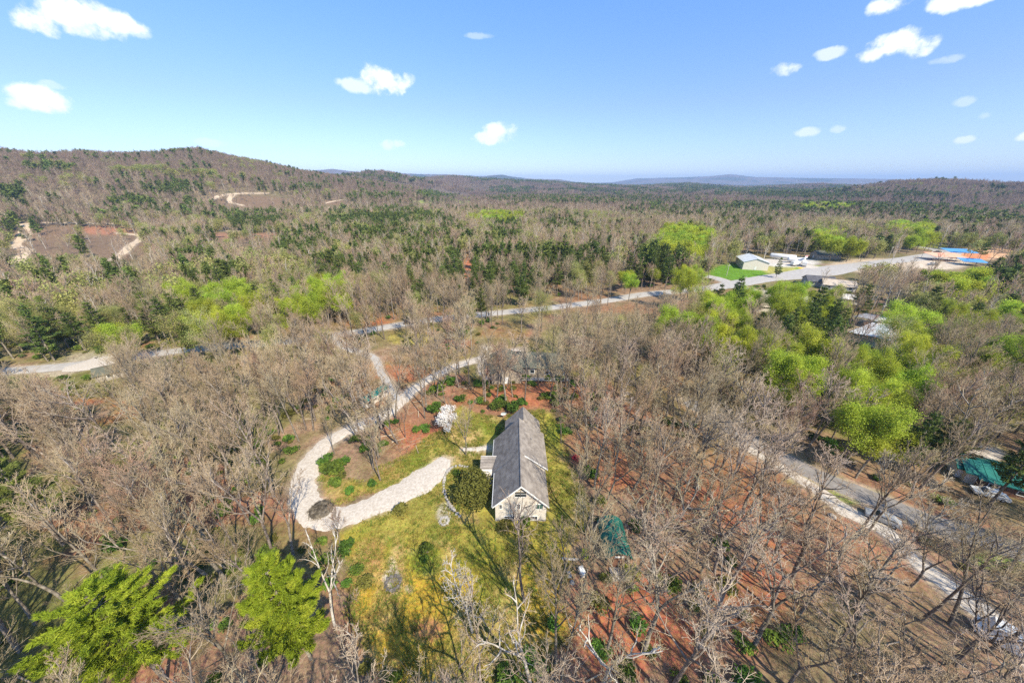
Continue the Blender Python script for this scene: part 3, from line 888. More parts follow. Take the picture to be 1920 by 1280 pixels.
def pine(seed, H, W, whorl=.9, nbr=6, tuft=12, tsz=.34, tri=5, mat='needles', start=.22, droop=-.02, second=0, rad=.22, upt=.15, full=.75, wd=.3, fan=.16):
    rg = random.Random(seed); ng = np.random.default_rng(seed)
    tr = []; br = []; P = []; D = []
    top = np.array([rg.uniform(-.4, .4), rg.uniform(-.4, .4), H])
    n = 7
    pts = [np.array([0, 0, -.6]) * (1 - i / n) + top * (i / n) for i in range(n + 1)]
    for i in range(n): tr.append((*pts[i], *pts[i + 1], rad * (1 - i / n * .85), rad * (1 - (i + 1) / n * .85)))
    z = H * start
    while z < H - .3:
        f = (z - H * start) / (H * (1 - start))
        base = top * (z / H)
        w = W * (1 - f) ** full * (1 if f > .12 else .55 + 3.7 * f)
        a0 = rg.uniform(0, 6.28)
        for k in range(nbr):
            if rg.random() < .1: continue
            L = max(.5, w * rg.uniform(.45, 1.2))
            a = a0 + k * 6.28 / nbr + rg.uniform(-.35, .35)
            d = np.array([math.cos(a), math.sin(a), .28 * f + droop + rg.uniform(-.1, .12)])
            m = 3; p = base.copy(); q = [p]
            for i in range(m):
                p = p + d * L / m; d = d + np.array([0, 0, upt]); d /= np.linalg.norm(d); q.append(p)
            for i in range(m): br.append((*q[i], *q[i + 1], .05 * (1 - i / m) + .015, .05 * (1 - (i + 1) / m) + .01))
            nt_ = max(3, int(tuft * L / W))
            for i in range(nt_):
                t = .25 + .75 * (i + rg.random()) / nt_
                kk = min(int(t * m), m - 1); ff = t * m - kk
                c = q[kk] * (1 - ff) + q[kk + 1] * ff
                side = np.array([-math.sin(a), math.cos(a), 0]) * rg.gauss(0, fan * L * (1.2 - t))
                P.append(c + side + np.array([0, 0, rg.uniform(-.05, .18)])); D.append([math.cos(a) + side[0] * .8, math.sin(a) + side[1] * .8, .35])
        z += whorl * rg.uniform(.75, 1.25)
    P.append(top); D.append([0, 0, 1.])
    P = np.array(P); D = np.array(D); D /= np.linalg.norm(D, axis=1)[:, None]
    # each tuft: a spray of narrow triangles
    Pn = np.repeat(P, tri, 0); Dn = np.repeat(D, tri, 0) + ng.normal(0, .55, (len(P) * tri, 3)); Dn /= np.linalg.norm(Dn, axis=1)[:, None]
    Pn = Pn + ng.normal(0, tsz * .35, Pn.shape)
    sd = np.cross(Dn, ng.normal(size=Dn.shape)); sd /= np.linalg.norm(sd, axis=1)[:, None] + 1e-9
    s = tsz * ng.uniform(.7, 1.5, (len(Pn), 1))
    V = np.stack([Pn - sd * s * wd - Dn * s * .35, Pn + sd * s * wd - Dn * s * .25, Pn + Dn * s], 1).reshape(-1, 3)
    t = np.arange(len(V)).reshape(-1, 3)
    v0, q0 = tubes(tr, 6); v1, q1 = tubes(br, 3)
    return Kind('pine_tree', [(v0, q0, None, 0), (v1, q1, None, 0)], [(V, None, t, 1)], [M['bark'], M[mat]])


PINE = [pine(600 + i, rp.uniform(13, 20), rp.uniform(2.8, 4.6), whorl=1.15, nbr=6, tuft=15, tsz=.42, tri=9, wd=.2, start=rp.uniform(.2, .45)) for i in range(5)]
PINELO = [pine(620 + i, rp.uniform(14, 18), rp.uniform(3.2, 4.2), whorl=1.5, nbr=5, tuft=6, tsz=1.0, tri=5, start=.25) for i in range(4)]
PINEFAR = [pine(640 + i, rp.uniform(13, 17), rp.uniform(3.2, 4.0), whorl=2.6, nbr=4, tuft=4, tsz=2.0, tri=3, start=.25) for i in range(3)]


def shrub(seed, Rx, H, n, size, mat, name='shrub', lumps=7, hollow=.55):
    rg = np.random.default_rng(seed)
    cs = []
    for i in range(lumps):
        a = rg.uniform(0, 6.28); rr = Rx * .55 * math.sqrt(rg.random())
        cs.append((rr * math.cos(a), rr * math.sin(a), H * rg.uniform(.35, .62), Rx * rg.uniform(.35, .6), H * rg.uniform(.3, .45)))
    P = []
    for k in range(n):
        c = cs[k % lumps]
        d = rg.normal(size=3); d[2] = abs(d[2]) * 1.0 - .35; d /= np.linalg.norm(d)
        s = rg.uniform(hollow, 1.06)
        P.append((c[0] + d[0] * c[3] * s, c[1] + d[1] * c[3] * s, max(.08, c[2] + d[2] * c[4] * s)))
    v, q = leaf_quads(np.array(P), size, rg)
    br = []
    for c in cs:
        br.append((0, 0, -.2, c[0] * .8, c[1] * .8, c[2], .06, .02))
    v1, q1 = tubes(br, 4)
    return Kind(name, [(v1, q1, None, 0)], [(v, q, None, 1)], [M['bark'], M[mat]])


SHRUB = [shrub(700 + i, rp.uniform(1.2, 2.2), rp.uniform(1.4, 2.6), 650, .17, 'shrub') for i in range(5)] + \
        [shrub(720 + i, rp.uniform(1.0, 1.8), rp.uniform(1.0, 1.9), 420, .16, 'shrub_olive') for i in range(3)]
SAPL = []
for i in range(5):
    sk = Skel(800 + i, H=rp.uniform(3, 5.5), r0=.05, nb=(9, 5, 3, 0), fork=.9, first=.15, ratio=(.5, .5, .55, .6), rads=(.03, .022, .016, .015), spread=(38, 40, 40, 40))
    tr, _ = wood_parts(sk, sides=(3, 3, 3, 3)); v, q = tubes(sk.lv[2], 3); v3, t3 = cones(sk.lv[3])
    SAPL.append(Kind('sapling', tr, [(v, q, None, 1), (v3, None, t3, 1)], [M['bark'], M['twig']]))


for i in range(3):
    rg_ = np.random.default_rng(60 + i); S_ = []
    for k_ in range(26):
        a_ = rg_.uniform(0, 6.28); L_ = rg_.uniform(.5, 3.0) if k_ else 6.0; c_ = rg_.normal(0, 1.4, 2)
        L_ = min(L_, 3.2); S_.append((c_[0], c_[1], rg_.uniform(.02, .25), c_[0] + L_ * math.cos(a_), c_[1] + L_ * math.sin(a_), rg_.uniform(.02, .4), (.03 if k_ else .16), (.012 if k_ else .08)))
    v, q = tubes(S_, 5)
    SAPL.append(Kind('fallen_wood', [(v, q, None, 0)], [(v[:5], None, np.array([[0, 1, 2]]), 0)], [M['twig_pale']]))


def clump(seed, kinds, n, size):
    """a patch of far woodland"""
    rg = np.random.default_rng(seed)
    parts = []
    mats = []
    for i in range(n):
        kd = kinds[rg.integers(len(kinds))]
        me = kd.full
        nv = len(me.vertices); co = np.empty(nv * 3, np.float32); me.vertices.foreach_get('co', co); co = co.reshape(-1, 3)
        a = rg.uniform(0, 6.28); s = rg.uniform(.8, 1.15) * 1.1
        x = co[:, 0] * math.cos(a) - co[:, 1] * math.sin(a); y = co[:, 0] * math.sin(a) + co[:, 1] * math.cos(a)
        off = rg.uniform(-size / 2, size / 2, 2)
        v = np.column_stack([x * s * 1.25 + off[0], y * s * 1.25 + off[1], co[:, 2] * s])
        tt = []; qq = []; tmi = []; qmi = []
        for p in me.polygons:
            vs = tuple(p.vertices)
            mi = me.materials[p.material_index]
            if mi not in mats: mats.append(mi)
            if len(vs) == 3: tt.append(vs); tmi.append(mats.index(mi))
            else: qq.append(vs); qmi.append(mats.index(mi))
        parts.append((v, np.array(qq), np.array(tt), np.array(qmi), np.array(tmi)))
    V = []; Q = []; Tt = []; qm = []; tm = []; o = 0
    for v, q, t, a, b in parts:
        V.append(v)
        if len(q): Q.append(q + o); qm.append(a)
        if len(t): Tt.append(t + o); tm.append(b)
        o += len(v)
    return mesh_np('woodland', np.concatenate(V), np.concatenate(Q) if Q else None, np.concatenate(Tt) if Tt else None, mats, np.concatenate(qm) if Q else None, np.concatenate(tm) if Tt else None)


CL_BARE = [clump(900 + i, FAR, 12, 44) for i in range(4)]
CL_PINE = [clump(910 + i, PINEFAR, 11, 44) for i in range(3)]

# ------------------------------------------------------------------ where trees stand
# all ellipses: photo position and half size of the crowns, chance
BUDZ = [(400, 580, 78, 42, .78), (600, 562, 66, 36, .75), (500, 556, 40, 20, .3), (200, 612, 60, 18, .5), (1285, 448, 52, 28, .95), (1065, 540, 36, 26, .7), (1190, 528, 34, 16, .7), (1290, 520, 75, 18, .7),
        (1470, 560, 110, 42, .8), (1590, 472, 34, 20, .95), (1730, 440, 28, 22, .95), (1690, 425, 22, 9, .9), (1400, 650, 34, 28, .9), (1480, 665, 66, 30, .85), (1650, 705, 75, 60, .95), (1720, 670, 48, 42, .95),
        (1632, 795, 50, 45, 1), (1800, 528, 52, 34, .95), (1500, 690, 60, 40, .7), (1868, 680, 52, 22, .9), (1860, 590, 70, 30, .6), (1915, 760, 20, 30, .8), (1750, 622, 20, 18, .8), (458, 668, 22, 14, .9),
        (930, 632, 22, 20, .9), (1340, 610, 66, 46, .65), (930, 405, 52, 9, .8), (1560, 700, 60, 60, .5), (1680, 600, 40, 25, .4), (1600, 530, 30, 14, .7), (1560, 440, 30, 14, .6), (1545, 385, 60, 5, .3), (1330, 640, 40, 30, .4), (505, 566, 30, 20, .6), (70, 1115, 60, 30, .4)]
HILLG = [(265, 314, 55, 4, .8), (350, 322, 70, 4, .6), (430, 330, 50, 3, .4), (80, 306, 30, 4, .6), (60, 345, 20, 4, .3)]
PINEZ = [(730, 425, 135, 38, .8), (640, 495, 62, 30, .7), (560, 450, 60, 26, .7), (480, 408, 62, 17, .9), (380, 505, 85, 36, .55), (240, 515, 55, 24, .6), (100, 508, 50, 18, .45), (820, 485, 44, 40, .55), (905, 500, 85, 42, .7),
         (1000, 500, 90, 38, .6), (1100, 500, 60, 34, .55), (1240, 482, 50, 26, .75), (950, 430, 30, 24, .8), (1050, 425, 40, 14, .6), (1500, 388, 300, 9, .5), (1700, 402, 200, 12, .45), (1850, 412, 80, 10, .6), (1560, 615, 60, 44, .7), (1420, 590, 120, 44, .3),
         (1885, 500, 44, 38, .6), (1870, 600, 60, 40, .35), (320, 348, 60, 12, .7), (250, 376, 50, 9, .8), (20, 358, 26, 14, .8), (90, 312, 55, 6, .85), (1425, 412, 30, 12, .8), (1370, 412, 30, 10, .5), (380, 380, 40, 8, .5),
         (60, 605, 30, 20, .3), (1690, 590, 30, 30, .2), (560, 350, 60, 6, .3), (820, 362, 40, 6, .8), (700, 365, 60, 5, .4), (1100, 372, 200, 10, .25), (1250, 395, 90, 16, .35), (1750, 840, 60, 30, .5), (1700, 800, 30, 30, .5), (1330, 360, 200, 5, .4), (10, 545, 25, 18, .5), (1600, 365, 200, 6, .5), (200, 460, 30, 14, .4), (880, 560, 30, 20, .3)]
CLEAR = [(120, 448, 118, 26, .93), (225, 458, 60, 30, .9), (30, 480, 34, 26, .8), (470, 374, 72, 12, .92), (450, 440, 84, 9, .85), (625, 380, 25, 5, .9), (878, 505, 9, 26, .9), (560, 432, 20, 9, .8),
         (1385, 510, 58, 16, .97), (1470, 505, 60, 13, .97), (1415, 487, 40, 14, .97), (1495, 489, 46, 10, .97), (1540, 512, 50, 9, .9), (1630, 494, 80, 10, .9), (1760, 478, 70, 14, .97), (1845, 478, 66, 13, .95), (1795, 490, 60, 10, .9), (1720, 466, 50, 7, .8),
         (1565, 533, 42, 12, .9), (1430, 525, 70, 8, .93), (1350, 533, 50, 7, .93), (1240, 550, 70, 9, .95), (1110, 569, 90, 9, .95), (930, 588, 70, 7, .8), (1650, 618, 52, 24, .97), (1630, 600, 40, 14, .95), (1415, 575, 30, 9, .6), (1500, 565, 30, 10, .35), (1545, 478, 16, 8, .8), (1595, 567, 20, 8, .7),
         (1840, 850, 44, 16, .97), (1850, 890, 46, 26, .95), (1860, 925, 26, 10, .8), (975, 682, 55, 18, .2), (905, 672, 14, 10, .5), (205, 690, 30, 16, .9), (170, 678, 60, 16, 1), (300, 660, 60, 12, 1), (90, 692, 110, 11, .95), (420, 648, 80, 9, .85), (30, 696, 70, 12, 1), (540, 640, 50, 6, .6),
         (640, 626, 36, 8, .6), (735, 612, 44, 9, .95), (820, 600, 40, 5, .6), (830, 378, 60, 4, .7), (700, 672, 20, 10, .3), (1010, 580, 60, 8, .9), (1770, 1100, 60, 40, .85), (1690, 1020, 40, 30, .6), (1630, 962, 50, 18, .75), (1890, 1205, 24, 22, .7), (1500, 880, 80, 12, .3), (1830, 1010, 70, 10, .4), (1880, 1050, 40, 20, .4),
         (622, 832, 36, 22, .9), (560, 885, 62, 74, .99), (600, 955, 66, 44, 1), (700, 945, 90, 40, 1), (780, 900, 60, 40, 1), (975, 870, 62, 116, 1), (900, 800, 60, 30, .95), (1060, 840, 34, 60, .8), (840, 780, 40, 30, 1), (870, 1080, 120, 110, .97), (720, 1080, 60, 80, .97),
         (1140, 1020, 38, 56, .95), (785, 805, 40, 30, .9), (1160, 1070, 20, 20, .9), (530, 1140, 84, 130, .98), (215, 1190, 150, 92, .98), (240, 1260, 170, 90, .99), (530, 1220, 90, 100, .99), (40, 925, 60, 36, .98), (740, 870, 60, 40, .75), (1010, 745, 80, 12, .3), (880, 745, 40, 16, .5), (940, 1180, 90, 70, .6), (180, 765, 80, 20, .6)]


def inz(u, v, zones, k=1.0):
    p = np.zeros_like(u)
    for (cx, cy, rx, ry, c) in zones:
        d = np.hypot((u - cx) / rx, (v - cy) / ry)
        p = np.maximum(p, c * (1 - sstep(.75, 1.2, d)))
    return p


def grid_pts(r0, r1, s, fan, seed):
    rg = np.random.default_rng(seed)
    m = int(r1 / s) + 2
    gx, gy = np.meshgrid(np.arange(-m, m + 1), np.arange(-3, m + 1))
    x = gx.ravel() * s + (gy.ravel() % 2) * s * .5; y = gy.ravel() * s * .9
    x = x + rg.uniform(-.46, .46, len(x)) * s; y = y + rg.uniform(-.46, .46, len(y)) * s
    r = np.hypot(x, y); a = np.abs(np.arctan2(x, y))
    k = (r >= r0) & (r < r1) & (a < fan)
    return x[k], y[k], rg


def keep_off(x, y, extra=1.2):
    k = np.ones(len(x), bool)
    for C, verge in ROADS:
        P = C[::2, :2]; w = np.interp(np.arange(len(P)), np.arange(len(P)), C[::2, 2])
        x0, y0 = P.min(0) - 15; x1, y1 = P.max(0) + 15
        sel = np.where((x > x0) & (x < x1) & (y > y0) & (y < y1))[0]
        if not len(sel): continue
        d = np.hypot(x[sel][:, None] - P[None, :, 0], y[sel][:, None] - P[None, :, 1]) - w[None] * .5
        k[sel] &= d.min(1) > extra
    return k


KEEP_RECT = []   # filled by the buildings: (cx, cy, radius)


def stand(r0, r1, s, seed, hs=16., fan=69):
    x, y, rg = grid_pts(r0, r1, s, R(fan), seed)
    z = terrain(x, y)
    r = np.hypot(x, y)
    k = keep_off(x, y, 1.6) & (poly_sd(x, y, LAWN_TREE) < -1.0)
    for (cx, cy, rr) in KEEP_RECT: k &= np.hypot(x - cx, y - cy) > rr
    x, y, z, r = x[k], y[k], z[k], r[k]
    ht = hs * (.82 + .36 * fbm(x, y, 90, 3, 61)) * rg.uniform(.82, 1.15, len(x))
    pc = np.zeros(len(x))
    for f in (1.0, .9, .8, .7, .6, .48, .36, .1):
        u, v, _ = proj(x, y, z + ht * f)
        pc = np.maximum(pc, inz(u, v, CLEAR) * (1 if f > .3 else .9))
    k = rg.random(len(x)) > pc
    u_, v_, _ = proj(x, y, z); k &= ~((r < 120) & (u_ > 1000) & (rg.random(len(x)) < .16)) & ~((r < 48) & (u_ > 700) & (u_ < 1150) & (rg.random(len(x)) < .35))
    x, y, z, r, ht = x[k], y[k], z[k], r[k], ht[k]
    u, v, _ = proj(x, y, z + ht * .72)
    pb = inz(u, v, BUDZ); ph = inz(u, v, HILLG); pp = inz(u, v, PINEZ) * (.45 + 1.1 * sstep(.36, .58, fbm(x, y, 30, 3, 99))) * .85
    base_p = np.where(r < 160, .012, np.where(r < 700, .15, .06)) * (fbm(x, y, 70, 3, 91) > .5) * 2
    base_b = np.where(r < 160, .0, np.where(r < 650, .08, .02)) * (fbm(x, y, 60, 3, 92) > .52) * 2
    q = rg.random(len(x))
    typ = np.zeros(len(x), int)          # 0 leafless 1 budding 2 pine 3 olive
    lime = np.maximum(pb, 0)
    typ[q < np.maximum(ph, base_b * 2)] = 3
    typ[q < np.maximum(pp, base_p)] = 2
    q2 = rg.random(len(x))
    typ[q2 < lime] = 1
    typ[(rg.random(len(x)) < .05) & (typ == 0) & (r > 110) & (r < 600)] = 3
    typ[(rg.random(len(x)) < .22 * sstep(.45, .6, fbm(x, y, 45, 3, 97))) & (typ == 0) & (r > 150) & (r < 650)] = 3
    typ[(rg.random(len(x)) < inz(u, v, [(1740, 640, 200, 110, .22), (1450, 640, 170, 70, .15), (200, 620, 220, 40, .25)])) & (typ == 0)] = 3
    return dict(x=x, y=y, z=z, r=r, ht=ht, typ=typ, rg=rg, u=u, v=v)


SRC = bpy.data.collections.new('tree shapes')   # holds the shapes that the woodland copies


def gn_stuff(name, meshes, X, Y, Z, ROT, SCL, IDX, label):
    coll = bpy.data.collections.new(name + ' shapes')
    for i, me in enumerate(meshes):
        o = bpy.data.objects.new('%s_%02d' % (name, i), me); coll.objects.link(o)
    n = len(X)
    me = bpy.data.meshes.new(name)
    me.vertices.add(n); me.vertices.foreach_set('co', np.column_stack([X, Y, Z]).astype(np.float32).ravel())
    for nm, tp, arr in (('rot', 'FLOAT', ROT), ('idx', 'INT', IDX)):
        a = me.attributes.new(nm, tp, 'POINT'); a.data.foreach_set('value', np.asarray(arr, np.float32 if tp == 'FLOAT' else np.int32))
    a = me.attributes.new('scl', 'FLOAT_VECTOR', 'POINT'); a.data.foreach_set('vector', np.asarray(SCL, np.float32).ravel())
    o = link(name, me)
    ng = bpy.data.node_groups.new(name, 'GeometryNodeTree')
    ng.interface.new_socket('Geometry', in_out='INPUT', socket_type='NodeSocketGeometry')
    ng.interface.new_socket('Geometry', in_out='OUTPUT', socket_type='NodeSocketGeometry')
    N, L = ng.nodes.new, ng.links.new
    gi = N('NodeGroupInput'); go = N('NodeGroupOutput')
    ci = N('GeometryNodeCollectionInfo'); ci.inputs['Collection'].default_value = coll
    ci.inputs['Separate Children'].default_value = True; ci.inputs['Reset Children'].default_value = True
    iop = N('GeometryNodeInstanceOnPoints'); iop.inputs['Pick Instance'].default_value = True
    def attr(nm, t):
        a = N('GeometryNodeInputNamedAttribute'); a.data_type = t; a.inputs['Name'].default_value = nm
        return a.outputs['Attribute']
    cx = N('ShaderNodeCombineXYZ'); L(attr('rot', 'FLOAT'), cx.inputs[2])
    e2r = N('FunctionNodeEulerToRotation'); L(cx.outputs[0], e2r.inputs[0])
    L(gi.outputs[0], iop.inputs['Points']); L(ci.outputs[0], iop.inputs['Instance'])
    L(attr('idx', 'INT'), iop.inputs['Instance Index']); L(e2r.outputs[0], iop.inputs['Rotation']); L(attr('scl', 'FLOAT_VECTOR'), iop.inputs['Scale'])
    L(iop.outputs[0], go.inputs[0])
    md = o.modifiers.new('scatter', 'NODES'); md.node_group = ng
    structure(o, 'stuff', label)
    return o


# ------------------------------------------------------------------ buildings
def wallpt(px, py, Y):
    d = pxdir(px, py); t = Y / d[1]
    return d[0] * t, CAM_H + d[2] * t


def build_house():
    x0, x1, xr = -2.95, 6.05, 1.55
    ro = thing('house', 'long tan house with a steep brown-grey shingle roof in the middle clearing', 'house', (xr, 52, 0))
    inv = lambda x: x - xr
    iy = lambda y: y - 52
    w = MB()
    # main body, mid body, back body (butted)
    yf, ym, yb, ye = 42.0, 49.6, 59.4, 64.0
    w.prism_y([(inv(x0), -.4), (inv(x1), -.4), (inv(x1), 4.3), (0, 8.62), (inv(x0), 4.3)], iy(yf), iy(ym))
    w.prism_y([(inv(-3.5), -.4), (inv(6.5), -.4), (inv(6.5), 4.75), (0, 8.5), (inv(-3.5), 3.4)], iy(ym) + .003, iy(yb))
    w.prism_y([(inv(-1.2), -.4), (inv(6.0), -.4), (inv(6.0), 4.6), (inv(2.5), 8.25), (inv(-1.2), 4.6)], iy(yb) + .003, iy(ye))
    w.build('wall', M['siding'], ro)
    # roofs
    def slabs(name, ridge, el, er, ya, yb_, th=.22, mat=M['roof']):
        m = MB()
        (xr_, zr), (xl, zl), (xe, ze) = ridge, el, er
        a, b = iy(ya), iy(yb_)
        m.slab([(inv(xl), a, zl), (inv(xr_), a, zr), (inv(xr_), b, zr), (inv(xl), b, zl)], th)
        m.slab([(inv(xr_) + .002, a, zr), (inv(xe), a, ze), (inv(xe), b, ze), (inv(xr_) + .002, b, zr)], th)
        return m.build(name, mat, ro)
    slabs('roof', (xr, 8.95), (-3.4, 3.95), (6.5, 3.95), yf - .45, ym - .25)
    slabs('roof', (xr, 8.98), (-3.95, 3.15), (6.95, 4.75), ym - .24, yb + .3)
    slabs('roof', (2.5, 8.62), (-1.6, 4.5), (6.35, 4.5), yb + .31, ye + .35)
    # ridge cap
    MB().box(-.09, .09, iy(yf - .46), iy(yb + .31), 8.93, 9.02).build('ridge_cap', M['roof'], ro)
    # rake boards on the front gable and on the step in the roof
    for s in (-1, 1):
        m = MB(); xe = inv(-3.4) if s < 0 else inv(6.5)
        y = iy(yf) - .48
        m.add([(0, y, 8.97), (xe, y, 3.97), (xe, y, 3.65), (0, y, 8.6), (0, y - .06, 8.97), (xe, y - .06, 3.97), (xe, y - .06, 3.65), (0, y - .06, 8.6)],
              [(0, 1, 2, 3), (7, 6, 5, 4), (0, 4, 5, 1), (1, 5, 6, 2), (2, 6, 7, 3), (3, 7, 4, 0)])
        m.build('rake_board', M['trim'], ro)
    m = MB(); y = iy(ym) - .27; xa = .8; za = 8.98 - (xa / 5.4) * 4.23
    m.add([(xa, y, za), (inv(6.95), y, 4.76), (inv(6.95), y, 4.46), (xa, y, za - .25), (xa, y - .05, za), (inv(6.95), y - .05, 4.76), (inv(6.95), y - .05, 4.46), (xa, y - .05, za - .25)],
          [(0, 1, 2, 3), (7, 6, 5, 4), (0, 4, 5, 1), (1, 5, 6, 2), (2, 6, 7, 3), (3, 7, 4, 0)])
    m.build('rake_board', M['trim'], ro)
    # gutter along the left eave
    MB().cyl((inv(-4.02), iy(ym) - .1, 3.0), (inv(-4.02), iy(yb) + .3, 3.0), .08, n=6).build('gutter', M['trim'], ro)
    MB().cyl((inv(-3.48), iy(yf) - .4, 3.8), (inv(-3.48), iy(ym) - .3, 3.8), .08, n=6).build('gutter', M['trim'], ro)
    # gable panel over the upper windows (greyer)
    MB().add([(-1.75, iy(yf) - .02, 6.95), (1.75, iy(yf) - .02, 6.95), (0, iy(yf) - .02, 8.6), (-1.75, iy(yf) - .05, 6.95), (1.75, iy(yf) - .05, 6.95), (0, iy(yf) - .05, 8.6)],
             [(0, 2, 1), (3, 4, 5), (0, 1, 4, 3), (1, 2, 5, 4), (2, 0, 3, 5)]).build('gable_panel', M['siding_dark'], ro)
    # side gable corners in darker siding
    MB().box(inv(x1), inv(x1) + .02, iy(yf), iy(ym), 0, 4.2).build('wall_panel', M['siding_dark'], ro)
    z2 = lambda zx, zy: wallpt(860 + zx / 4.742, 740 + zy / 4.742, yf)
    wins = [(500, 855, 548, 905, 'glass', 'small upper window under the gable'), (553, 855, 603, 905, 'glass', None), (362, 975, 384, 1008, 'glass', None), (520, 970, 546, 1010, 'glass', None),
            (690, 972, 748, 1014, 'glass_green', 'wide greenish window'), (405, 1078, 440, 1110, 'glass', None), (444, 1078, 490, 1110, 'siding_dark', None), (612, 1078, 650, 1106, 'glass', None), (654, 1078, 697, 1106, 'glass', None)]
    for (a, b, c, d, g, lab) in wins:
        xa, zb = z2(a, b); xb, za_ = z2(c, d)
        xa -= xr; xb -= xr
        y = iy(yf)
        fr = MB(); t = .09
        fr.box(xa - t, xb + t, y - .07, y - .003, zb, zb + t); fr.box(xa - t, xb + t, y - .09, y - .003, za_ - t, za_)
        fr.box(xa - t, xa, y - .07, y - .003, za_, zb); fr.box(xb, xb + t, y - .07, y - .003, za_, zb)
        f = fr.build('window', M['trim'], ro)
        if lab: f['label'] = lab
        MB().box(xa + .001, xb - .001, y - .03, y - .003, za_ + .001, zb - .001).build('pane', M[g], f)
        mm = MB(); xm = (xa + xb) / 2; zm = (za_ + zb) / 2
        if zb - za_ > xb - xa: mm.box(xa + .002, xb - .002, y - .05, y - .031, zm - .025, zm + .025)
        else: mm.box(xm - .025, xm + .025, y - .05, y - .031, za_ + .002, zb - .002)
        mm.build('mullion', M['trim'], f)
    # side windows
    for (xx, sgn, ys) in ((inv(6.5), 1, (52, 56)), (inv(-3.5), -1, (52.5, 56.5))):
        for yy in ys:
            y = iy(yy); a, b = (xx + .003, xx + .06) if sgn > 0 else (xx - .06, xx - .003)
            f = MB().box(a, b, y - .7, y + .7, 1.6, 1.7).box(a, b, y - .7, y + .7, 2.8, 2.9).box(a, b, y - .7, y - .6, 1.7, 2.8).box(a, b, y + .6, y + .7, 1.7, 2.8).build('window', M['trim'], ro)
            a, b = (xx + .003, xx + .02) if sgn > 0 else (xx - .02, xx - .003)
            MB().box(a, b, y - .598, y + .598, 1.702, 2.798).build('pane', M['glass'], f)
    # entry wing to the left
    xa, xb, ya, yb2 = inv(-6.4), inv(-3.52), iy(49.4), iy(53.6)
    MB().prism_y([(xa + .3, -.3), (xb, -.3), (xb, 3.1), (xa + .3, 3.1)], ya + .4, yb2).build('wing_wall', M['siding'], ro)
    MB().slab([(xa, ya - .3, 2.5), (inv(-2.9), ya - .3, 2.5), (inv(-2.9), yb2 + .1, 3.95), (xa, yb2 + .1, 3.95)], .16).build('wing_roof', M['roof'], ro)
    MB().box(xa, inv(-2.9), yb2 + .1, yb2 + .18, 3.7, 3.97).build('fascia', M['trim'], ro)
    d = MB().box(xa + .9, xa + 1.9, ya + .34, ya + .398, 0, 2.1).build('door', M['trim'], ro)
    MB().cyl((xa + 1.75, ya + .33, 1.0), (xa + 1.75, ya + .26, 1.0), .05, n=6).build('handle', M['metal_grey'], d)
    # foundation band
    MB().box(inv(x0) - .05, inv(x1) + .03, iy(yf) - .05, iy(yf) - .003, -.4, .35).build('foundation', M['stone'], ro)
    # vent pipe
    MB().cyl((inv(4), iy(55), 6.6), (inv(4), iy(55), 7.6), .06, n=6).build('vent_pipe', M['metal_grey'], ro)
    KEEP_RECT.append((1.5, 52, 9)); KEEP_RECT.append((1.5, 60, 8)); KEEP_RECT.append((1.5, 45, 8))


build_house()


def gable_building(name, label, cat, px, py, L, W, H, rise, rz, wall='siding', roof='metal_pale', over=.5, nwin=3, door=True, keep=None, seams=0, panels=False):
    g = G(px, py)
    ro = thing(name, label, cat, g, rz)
    hw, hl = W / 2, L / 2
    MB().prism_y([(-hw, -1.2), (hw, -1.2), (hw, H), (0, H + rise), (-hw, H)], -hl, hl).build('wall', M[wall], ro)
    m = MB(); k = rise / hw; e = hw + over
    for s in (-1, 1):
        q = [(0, -hl - over, H + rise + .2), (s * e, -hl - over, H + rise + .2 - k * e), (s * e, hl + over, H + rise + .2 - k * e), (0, hl + over, H + rise + .2)]
        if s < 0: q = q[::-1]
        mm = MB(); mm.slab(q, .16); r_ = mm.build('roof', M[roof], ro)
        if seams:
            sm = MB(); n = int(L / seams)
            for i in range(1, n):
                y = -hl + i * L / n
                q2 = [(s * .05, y - .06, H + rise + .26 - k * .05), (s * e, y - .06, H + rise + .26 - k * e), (s * e, y + .06, H + rise + .26 - k * e), (s * .05, y + .06, H + rise + .26 - k * .05)]
                if s < 0: q2 = q2[::-1]
                sm.slab(q2, .05)
            sm.build('roof_seam', M[roof], r_)
    MB().box(-.12, .12, -hl - over, hl + over, H + rise + .16, H + rise + .27).build('ridge_cap', M[roof], ro)
    for s in (-1, 1):
        for i in range(nwin):
            y = -hl + (i + .5) * L / nwin; x = s * hw
            a, b = (x + .003, x + .07) if s > 0 else (x - .07, x - .003)
            z0, z1 = H * .4, H * .75
            f = MB().box(a, b, y - .75, y + .75, z1, z1 + .12).box(a, b, y - .75, y + .75, z0 - .12, z0).box(a, b, y - .75, y - .63, z0, z1).box(a, b, y + .63, y + .75, z0, z1).build('window', M['trim'], ro)
            a, b = (x + .003, x + .03) if s > 0 else (x - .03, x - .003)
            MB().box(a, b, y - .63, y + .63, z0, z1).build('pane', M['glass'], f)
    if door:
        for s in (-1, 1):
            y = s * hl; a, b = (y + .003, y + .06) if s > 0 else (y - .06, y - .003)
            d = MB().box(-.55, .55, a, b, 0, min(2.2, H * .8)).build('door', M['trim'], ro)
            MB().cyl((.4, y + s * .06, 1), (.4, y + s * .13, 1), .05, n=6).build('handle', M['metal_grey'], d)
    KEEP_RECT.append((g[0], g[1], keep if keep else max(L, W) * .6 + 1))
    return ro


def bearing(px1, py1, px2, py2):
    a = G(px1, py1); b = G(px2, py2)
    return math.atan2(-(b[0] - a[0]), b[1] - a[1])


